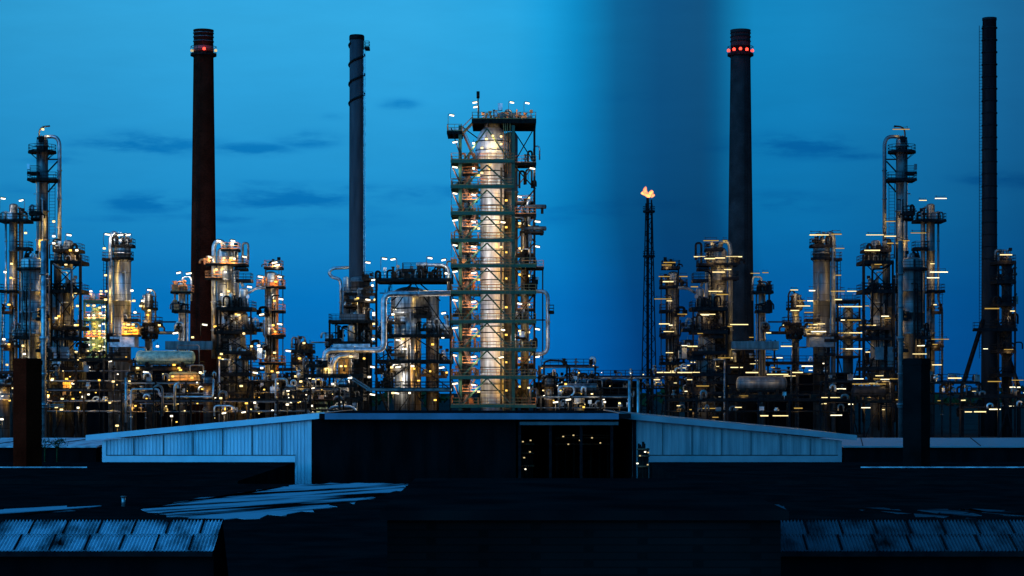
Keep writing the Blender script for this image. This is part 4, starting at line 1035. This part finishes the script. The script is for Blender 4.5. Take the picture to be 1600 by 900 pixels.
def manifold(label, x0, x1, Y, y0, y1, lamps, seed):  # pipes and small glowing heads added in place of lights mirrored in glass
    t = T('reflection_pipes', label, 'pipework', (x0 + x1) / 2, Y, 'added pipes for lights mirrored in glass'); R = random.Random(seed)
    for i in range(7):
        b = MB(); p = x0 + (x1 - x0) * i / 6; b.tube([t.P(p, y1 + 30, R.uniform(-.3, .3)) * 1 if False else Vector((t.P(p, 0).x, Y, 0)), Vector((t.P(p, 0).x, Y, t.P(p, R.uniform(y0, y0 + 12)).z))], R.uniform(.05, .12), 8); t.part('riser', b, 'dark')
    for y in (y0 + 12, (y0 + y1) / 2, y1 - 6):
        b = MB(); b.tube([t.P(x0 - 3, y, -.3), t.P(x1 + 3, y, -.3)], .07, 8); t.part('header', b, 'rustdark')
    for x, y, k in lamps: t.lamp(x, y, -.8, k, .3, lit=False)
manifold('made-up lit pipes at left end of the bay, for lights mirrored in glass', 797 + 18, 832, 184, 682, 734, [(817, 690, 'd'), (829, 688, 'd'), (819, 715, 'd'), (828, 706, 'd'), (821, 733, 'b')], 1)
manifold('made-up dim pipes deep in the middle of the bay, for lights mirrored in glass', 870, 950, 190, 668, 700, [(880, 682, 'd'), (896, 680, 'd'), (906, 688, 'd'), (925, 684, 'd'), (938, 692, 'd'), (888, 694, 'd')], 2)
manifold('made-up lit pipes in front of left end of right pale shed, for mirrored lights', 998, 1012, 174, 690, 735, [(1008, 706, 'b'), (1013, 707, 'd'), (996, 724, 'b'), (1012, 726, 'd'), (1000, 712, 'd')], 3)

# pale low roofs behind the sheds, left and right
for lab, x0, x1 in (('low building with pale roof strip behind the brick flue at far left', -60, 152), ('low building with pale roof strip behind the black flue at far right', 1318, 1680)):
    t = T('low_building', lab, 'building', (x0 + x1) / 2, 215); X = lambda p: (p - CX) / F * 215
    za, zb = W(0, 697, 215).z, W(0, 684, 232).z; xa, xb = X(x0), X(x1)
    b = MB(); b.hexa([(xa, 215, za - .15), (xb, 215, za - .15), (xb, 232, zb - .15), (xa, 232, zb - .15), (xa, 215, za), (xb, 215, za), (xb, 232, zb), (xa, 232, zb)]); t.part('roof', b, 'trimrefl' if x0 > 0 else 'zinc')
    b = MB(); b.hexa([(xa + .2, 215.4, 0), (xb - .2, 215.4, 0), (xb - .2, 231.5, 0), (xa + .2, 231.5, 0), (xa + .2, 215.4, za - .16), (xb - .2, 215.4, za - .16), (xb - .2, 231.5, zb - .16), (xa + .2, 231.5, zb - .16)]); t.part('wall', b, 'shadecladding')
    b = MB()
    for k in range(0, int(xb - xa), 6): b.beam((xa + k + 2, 215.2, za + .02), (xa + k + 4.5, 231.6, zb + .02), .08)
    t.part('roof_seam', b, 'dark')
R = random.Random(2)
for k, (px, h, lab) in enumerate(((70, 2.0, 'taller thin dark shrub against the pale roof strip, next to the flue'), (89, 1.5, 'smaller dark shrub against the pale roof strip, right of its neighbour'))):
    t = T('shrub', lab, 'shrub', px, 206, z=0); p = W(px, 0, 206); b = MB(); l = MB()
    base = Vector((p.x, 206, 0)); top = W(px, 697, 206).z
    b.tube([base, Vector((p.x, 206, top))], .09, 6)
    for i in range(16):
        a = R.uniform(-1.2, 1.2); q = Vector((p.x + math.sin(a) * h * R.uniform(.4, 1) * .7, 206 + R.uniform(-.6, .6), top + math.cos(a) * h * R.uniform(.3, 1) * .5)); b.tube([Vector((p.x, 206, top - .3)), q], .03, 4, r1=.012)
        for j in range(9):
            c = q + Vector((R.gauss(0, .18), R.gauss(0, .18), R.gauss(0, .14))); o = len(l.v); l.v += [c, c + Vector((R.uniform(-.14, .14), R.uniform(-.1, .1), .12)), c + Vector((R.uniform(-.14, .14), R.uniform(-.1, .1), -.1))]; l.face((o, o + 1, o + 2))
    t.part('stem', b, 'leafdark'); t.part('foliage', l, 'leafdark')

# black flat-roofed buildings in the middle distance, with a pale ridge flashing
for lab, x0, x1, Y0, Y1, yt, fl in (('long flat black building below the left pale shed', -200, 461, 140, 177, 722, (-60, 136)), ('long flat black building below the right pale shed', 1014, 1800, 140, 177, 722, (1345, 1680))):
    t = T('flat_building', lab, 'building', (x0 + x1) / 2, Y1); z = W(0, yt, Y1).z
    X = lambda p, Y: (p - CX) / F * Y
    b = MB(); b.box((X(x0, Y1), Y0, 0), (X(x1, Y1), Y1, z)); t.part('body', b, 'bitumen')
    zz = z; Yf = CAMH - zz; Yf = Yf * F / (731 - HY)
    b = MB(); b.box((X(fl[0], Yf), Yf - .1, zz + .004), (X(fl[1], Yf), Yf + .1, zz + .09)); t.part('flashing', b, 'zinc')

# near roofs
def poly_sheet(pts, Z, m, name, parent, th=.03):
    b = MB(); q = []
    for px, py in pts: Y = (CAMH - Z) * F / (py - HY); q.append(Vector(((px - CX) / F * Y, Y, Z)))
    J = random.Random(len(pts) * 7 + int(pts[0][0])); q2 = []
    for i, v in enumerate(q):
        w = q[(i + 1) % len(q)]; k = max(2, int((w - v).length / .7))
        q2 += [v.lerp(w, j / k) + Vector((J.uniform(-.5, .5), J.uniform(-1.1, 1.1), 0)) for j in range(k)]
    q = q2
    n = len(q); b.v = [v + Vector((0, 0, .004)) for v in q] + [v + Vector((0, 0, th)) for v in q]
    b.face(list(range(n, 2 * n))); b.face(list(reversed(range(n))))
    for i in range(n): b.face((i, (i + 1) % n, n + (i + 1) % n, n + i))
    return b.build(name, m, parent)
t = T('roofscape', 'broad black felt roof with worn pale patches across the left foreground', 'roof', 300, 100)
Zr = 3.2
b = MB(); b.box((-60, 62, 0), (5.5, 131, Zr)); t.part('body', b, 'bitumen')
poly_sheet([(300, 812), (385, 811), (480, 800), (560, 783), (628, 764), (640, 757), (560, 755), (470, 757), (400, 768), (300, 782), (225, 797)], Zr, 'wornroof', 'worn_patch', t.o)
poly_sheet([(-80, 810), (20, 806), (90, 800), (150, 794), (140, 792), (60, 793), (-80, 800)], Zr, 'wornroof', 'worn_patch', t.o)
t = T('roof_vent', 'small grey vent pipe standing on the black felt roof', 'vent', 193, 105.7, z=Zr)
q = t.P(193, 777); b = MB(); b.tube([Vector((q.x, 105.7, Zr)), q], .10, 10); t.part('pipe', b, 'grey'); b = MB(); b.tube([q, q + Vector((0, 0, .06))], .14, 10); t.part('cap', b, 'dullgrey')
t = T('roofscape', 'broad black felt roof across the right foreground', 'roof', 1250, 100)
b = MB(); b.box((6.5, 62, 0), (70, 131, Zr)); t.part('body', b, 'bitumen')
poly_sheet([(1090, 782), (1160, 784), (1240, 796), (1190, 803), (1130, 815), (1100, 805), (1075, 792)], Zr, 'wornrefl', 'worn_patch', t.o)
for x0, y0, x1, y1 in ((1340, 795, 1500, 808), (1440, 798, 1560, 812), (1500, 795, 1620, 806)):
    poly_sheet([(x0, y0), (x0 + 40, y0 - 1), (x1, y1), (x1 - 45, y1 + 1)], Zr, 'wornrefl', 'worn_patch', t.o)

def sheet_roof(label, xl, xr, lean, mirror):
    # corrugated sheet roof on a low black workshop
    Y0, z0, d, sl = 52.0, CAMH - 252 / F * 52.0, 1.75, .36
    t = T('workshop', label, 'workshop', (xl + xr) / 2, 52)
    xa, xb = (xl - CX) / F * Y0, (xr - CX) / F * Y0
    b = MB(); pitch = .088; n = int((xb - xa) / pitch); rows = 2
    for r in range(rows):
        f0, f1 = r / rows, (r + 1) / rows + (.03 if r == 0 else 0); base = len(b.v); lift = .03 * r
        for i in range(n * 6 + 1):
            x = xa + (xb - xa) * i / (n * 6); h = .034 * math.cos(2 * math.pi * i / 6) + lift
            b.v.append(Vector((x + lean * f0 * d, Y0 + d * f0, z0 + sl * d * f0 + h))); b.v.append(Vector((x + lean * f1 * d, Y0 + d * f1, z0 + sl * d * f1 + h)))
        for i in range(n * 6): b.face((base + 2 * i, base + 2 * i + 2, base + 2 * i + 3, base + 2 * i + 1), 0, True)
    t.part('roof_sheet', b, 'sheetrefl' if mirror else 'sheetroof')
    x = xa + .9
    while x < xb:
        for r in range(2):
            f0, f1 = r / 2, r / 2 + .5; o = Vector((0, 0, .05 + .03 * r)); xx = x + (.15 if r else 0)
            b = MB(); b.beam(Vector((xx + lean * f0 * d, Y0 + d * f0 + .02, z0 + sl * d * f0)) + o, Vector((xx + lean * f1 * d, Y0 + d * f1 - .04, z0 + sl * d * f1)) + o, .05, .02)
            t.part('lap_strip', b, 'bitumen')
        x += .86
    zt = z0 + sl * d
    b = MB(); b.hexa([(xa, Y0 + .1, 0), (xb, Y0 + .1, 0), (xb, Y0 + 6, 0), (xa, Y0 + 6, 0), (xa, Y0 + .1, z0 - .06), (xb, Y0 + .1, z0 - .06), (xb + lean * d, Y0 + d, zt - .06), (xa + lean * d, Y0 + d, zt - .06)]); t.part('wall', b, 'shadecladding')
    b = MB(); b.beam((xa + lean * d, Y0 + d + .06, zt + .03), (xb + lean * d, Y0 + d + .06, zt + .03), .16, .08); t.part('ridge_cap', b, 'bitumen')
    b = MB(); b.beam((xa, Y0 - .08, z0 - .05), (xb, Y0 - .08, z0 - .05), .14, .12); t.part('gutter', b, 'blacksteel')
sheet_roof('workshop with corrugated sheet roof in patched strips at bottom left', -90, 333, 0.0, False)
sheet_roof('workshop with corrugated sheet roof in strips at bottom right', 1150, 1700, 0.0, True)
# near black brick gable in the middle foreground
t = T('brick_shed', 'black brick shed wall in the middle foreground', 'shed', 760, 60)
b = MB(); xa, xb = -2.6, 5.6
b.hexa([(xa, 44, 0), (xb, 44, 0), (xb, 60, 0), (xa, 60, 0), (xa, 44, 6.3), (xb, 44, 6.3), (xb, 60, 6.3), (xa, 60, 6.3)]); t.part('wall', b, 'brickdark')
b = MB(); b.box((xa - .15, 43.85, 6.302), (xb + .15, 60.15, 6.5)); t.part('roof', b, 'bitumen')

# =================================================================== WORLD, SUN, CAMERA
wd = bpy.data.worlds.new('World'); scene.world = wd; wd.use_nodes = True
nt = wd.node_tree; nt.nodes.clear(); L = nt.links.new
def math_(op, a, b_=None, c_=None):
    n = nt.nodes.new('ShaderNodeMath'); n.operation = op
    for i, v in enumerate((a, b_, c_)):
        if v is None: continue
        if isinstance(v, (int, float)): n.inputs[i].default_value = v
        else: L(v, n.inputs[i])
    return n.outputs[0]
def ramp(fac, stops, interp='LINEAR'):
    n = nt.nodes.new('ShaderNodeValToRGB'); n.color_ramp.interpolation = interp; e = n.color_ramp.elements
    while len(e) < len(stops): e.new(.5)
    for el, (p, c_) in zip(e, stops): el.position = p; el.color = (*c_, 1) if isinstance(c_, tuple) else (c_, c_, c_, 1)
    L(fac, n.inputs['Fac']); return n.outputs['Color']
out = nt.nodes.new('ShaderNodeOutputWorld'); bg = nt.nodes.new('ShaderNodeBackground'); L(bg.outputs[0], out.inputs['Surface'])
tcw = nt.nodes.new('ShaderNodeTexCoord'); sx = nt.nodes.new('ShaderNodeSeparateXYZ'); L(tcw.outputs['Generated'], sx.inputs[0])
X_, Y_, Z_ = sx.outputs
yy = math_('MAXIMUM', Y_, .05)
u = math_('DIVIDE', X_, yy); v = math_('DIVIDE', Z_, yy)
# clouds: low streaks, edges torn by noise
cv = nt.nodes.new('ShaderNodeCombineXYZ'); L(math_('MULTIPLY', u, 18), cv.inputs[0]); L(math_('MULTIPLY', v, 75), cv.inputs[1])
nz = nt.nodes.new('ShaderNodeTexNoise'); nz.inputs['Scale'].default_value = 1.3; nz.inputs['Detail'].default_value = 7; nz.inputs['Roughness'].default_value = .6; L(cv.outputs[0], nz.inputs['Vector'])
noise = nz.outputs['Fac']
nz2 = nt.nodes.new('ShaderNodeTexNoise'); nz2.inputs['Scale'].default_value = .35; nz2.inputs['Detail'].default_value = 4; L(cv.outputs[0], nz2.inputs['Vector'])
cl = None
for cx, cy, w, h, st in ((225, 226, 95, 17, 1.0), (160, 240, 90, 7, .6), (390, 234, 60, 9, 1.0), (485, 218, 50, 13, .8), (240, 316, 75, 16, .85), (440, 312, 120, 22, .95), (330, 342, 180, 9, .6), (590, 298, 90, 9, .7), (110, 250, 60, 6, .7), (400, 288, 60, 7, .6), (625, 165, 28, 10, .7),
                         (520, 182, 25, 6, .5), (640, 305, 120, 16, .6), (1250, 228, 105, 18, .95), (1330, 243, 60, 7, .6), (1230, 316, 100, 15, .7), (1570, 280, 80, 16, .7), (990, 150, 60, 12, .4), (500, 350, 300, 25, .35), (900, 330, 260, 26, .4), (60, 300, 90, 14, .4)):
    a = math_('DIVIDE', math_('SUBTRACT', u, (cx - CX) / F), w * 1.2 / F); b_ = math_('DIVIDE', math_('SUBTRACT', v, (HY - cy) / F), h * 1.25 / F)
    d2 = math_('ADD', math_('MULTIPLY', a, a), math_('MULTIPLY', b_, b_))
    g = math_('MULTIPLY', math_('EXPONENT', math_('MULTIPLY', d2, -1.0)), st)
    cl = g if cl is None else math_('MAXIMUM', cl, g)
cloud = math_('MULTIPLY', cl, math_('ADD', math_('MULTIPLY', noise, 4.6), -1.55))
mrc = nt.nodes.new('ShaderNodeMapRange'); mrc.interpolation_type = 'SMOOTHSTEP'; mrc.inputs['From Min'].default_value = .03; mrc.inputs['From Max'].default_value = 1.0; L(cloud, mrc.inputs['Value'])
cloudf = math_('MULTIPLY', mrc.outputs[0], math_('GREATER_THAN', Y_, .05))
# clear sky by height above the horizon, then the dark band of a window edge put into the sky colour
el = ramp(math_('MULTIPLY_ADD', Z_, 1, 0.02), [(0, (.0008, .13, .48)), (.04, (.001, .172, .56)), (.063, (.001, .20, .60)), (.103, (.012, .30, .68)), (.15, (.026, .38, .78)), (.19, (.037, .445, .855)), (.42, (.018, .30, .72)), (1, (.009, .12, .38))])
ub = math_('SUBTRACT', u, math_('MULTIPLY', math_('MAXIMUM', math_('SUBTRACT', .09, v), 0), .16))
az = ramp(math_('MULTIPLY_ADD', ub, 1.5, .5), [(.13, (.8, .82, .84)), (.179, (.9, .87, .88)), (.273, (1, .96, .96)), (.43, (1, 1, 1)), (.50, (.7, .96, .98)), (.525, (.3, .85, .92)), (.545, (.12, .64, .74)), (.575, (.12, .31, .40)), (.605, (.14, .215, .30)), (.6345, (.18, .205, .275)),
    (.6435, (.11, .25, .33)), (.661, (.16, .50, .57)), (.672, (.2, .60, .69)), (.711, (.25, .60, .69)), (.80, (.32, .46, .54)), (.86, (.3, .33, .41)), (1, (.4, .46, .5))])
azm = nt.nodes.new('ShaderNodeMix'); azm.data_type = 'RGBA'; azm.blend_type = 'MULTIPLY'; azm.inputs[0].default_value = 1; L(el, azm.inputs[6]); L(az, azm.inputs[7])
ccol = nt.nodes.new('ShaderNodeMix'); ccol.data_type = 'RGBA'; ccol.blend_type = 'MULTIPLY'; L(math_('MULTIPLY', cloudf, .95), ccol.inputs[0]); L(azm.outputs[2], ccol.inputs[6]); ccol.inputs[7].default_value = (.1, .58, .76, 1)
# afterglow is brighter behind the viewer, to the left
back = math_('MULTIPLY_ADD', math_('MAXIMUM', math_('ADD', math_('MULTIPLY', X_, -.6), math_('MULTIPLY', Y_, -.8)), 0), 6.5, 1)
sc = nt.nodes.new('ShaderNodeVectorMath'); sc.operation = 'SCALE'; L(ccol.outputs[2], sc.inputs[0]); L(math_('MULTIPLY', math_('MULTIPLY', back, 8.8), math_('MULTIPLY_ADD', math_('ADD', noise, nz2.outputs['Fac']), .14, .86)), sc.inputs['Scale'])
sky = nt.nodes.new('ShaderNodeTexSky'); sky.sky_type = 'NISHITA'; sky.sun_disc = False; sky.sun_elevation = math.radians(1.5); sky.sun_rotation = math.radians(218); sky.sun_intensity = .4
ns = nt.nodes.new('ShaderNodeMix'); ns.data_type = 'RGBA'; ns.blend_type = 'MULTIPLY'; ns.inputs[0].default_value = 1; L(sky.outputs[0], ns.inputs[6]); ns.inputs[7].default_value = (.003, .03, .08, 1)
ad = nt.nodes.new('ShaderNodeVectorMath'); ad.operation = 'ADD'; L(sc.outputs[0], ad.inputs[0]); L(ns.outputs[2], ad.inputs[1])
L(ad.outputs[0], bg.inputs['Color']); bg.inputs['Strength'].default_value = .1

sd = bpy.data.lights.new('sun', 'SUN'); sd.energy = .12; sd.angle = math.radians(12); sd.color = (1, .93, .85)
so = bpy.data.objects.new('sun', sd); COL.objects.link(so)
az_, e_ = math.radians(218), math.radians(3)
dirv = Vector((math.sin(az_) * math.cos(e_), math.cos(az_) * math.cos(e_), math.sin(e_)))
so.rotation_euler = dirv.to_track_quat('Z', 'Y').to_euler()

cd = bpy.data.cameras.new('camera'); cam = bpy.data.objects.new('camera', cd); COL.objects.link(cam)
cam.location = (0, 0, CAMH); cam.rotation_euler = (math.radians(90), 0, 0)
cd.sensor_width = 36; cd.lens = 36 * F / 1600; cd.shift_y = (HY - 450) / 1600; cd.clip_start = .5; cd.clip_end = 12000
scene.camera = cam
scene.render.resolution_x, scene.render.resolution_y = 1024, 576
vs_ = scene.view_settings; scene.display_settings.display_device = 'sRGB'
vs_.view_transform = 'Standard'; vs_.look = 'None'; vs_.exposure = 0; vs_.gamma = 1; vs_.use_curve_mapping = False
cy = scene.cycles; cy.max_bounces = 4; cy.diffuse_bounces = 2; cy.glossy_bounces = 2; cy.sample_clamp_indirect = 2; cy.use_denoising = True; cy.use_light_tree = True
cy.caustics_reflective = False; cy.caustics_refractive = False; scene.render.film_transparent = False
for k_, n_ in LABELS.items():
    if n_ > 1: print('DUP LABEL', n_, k_)
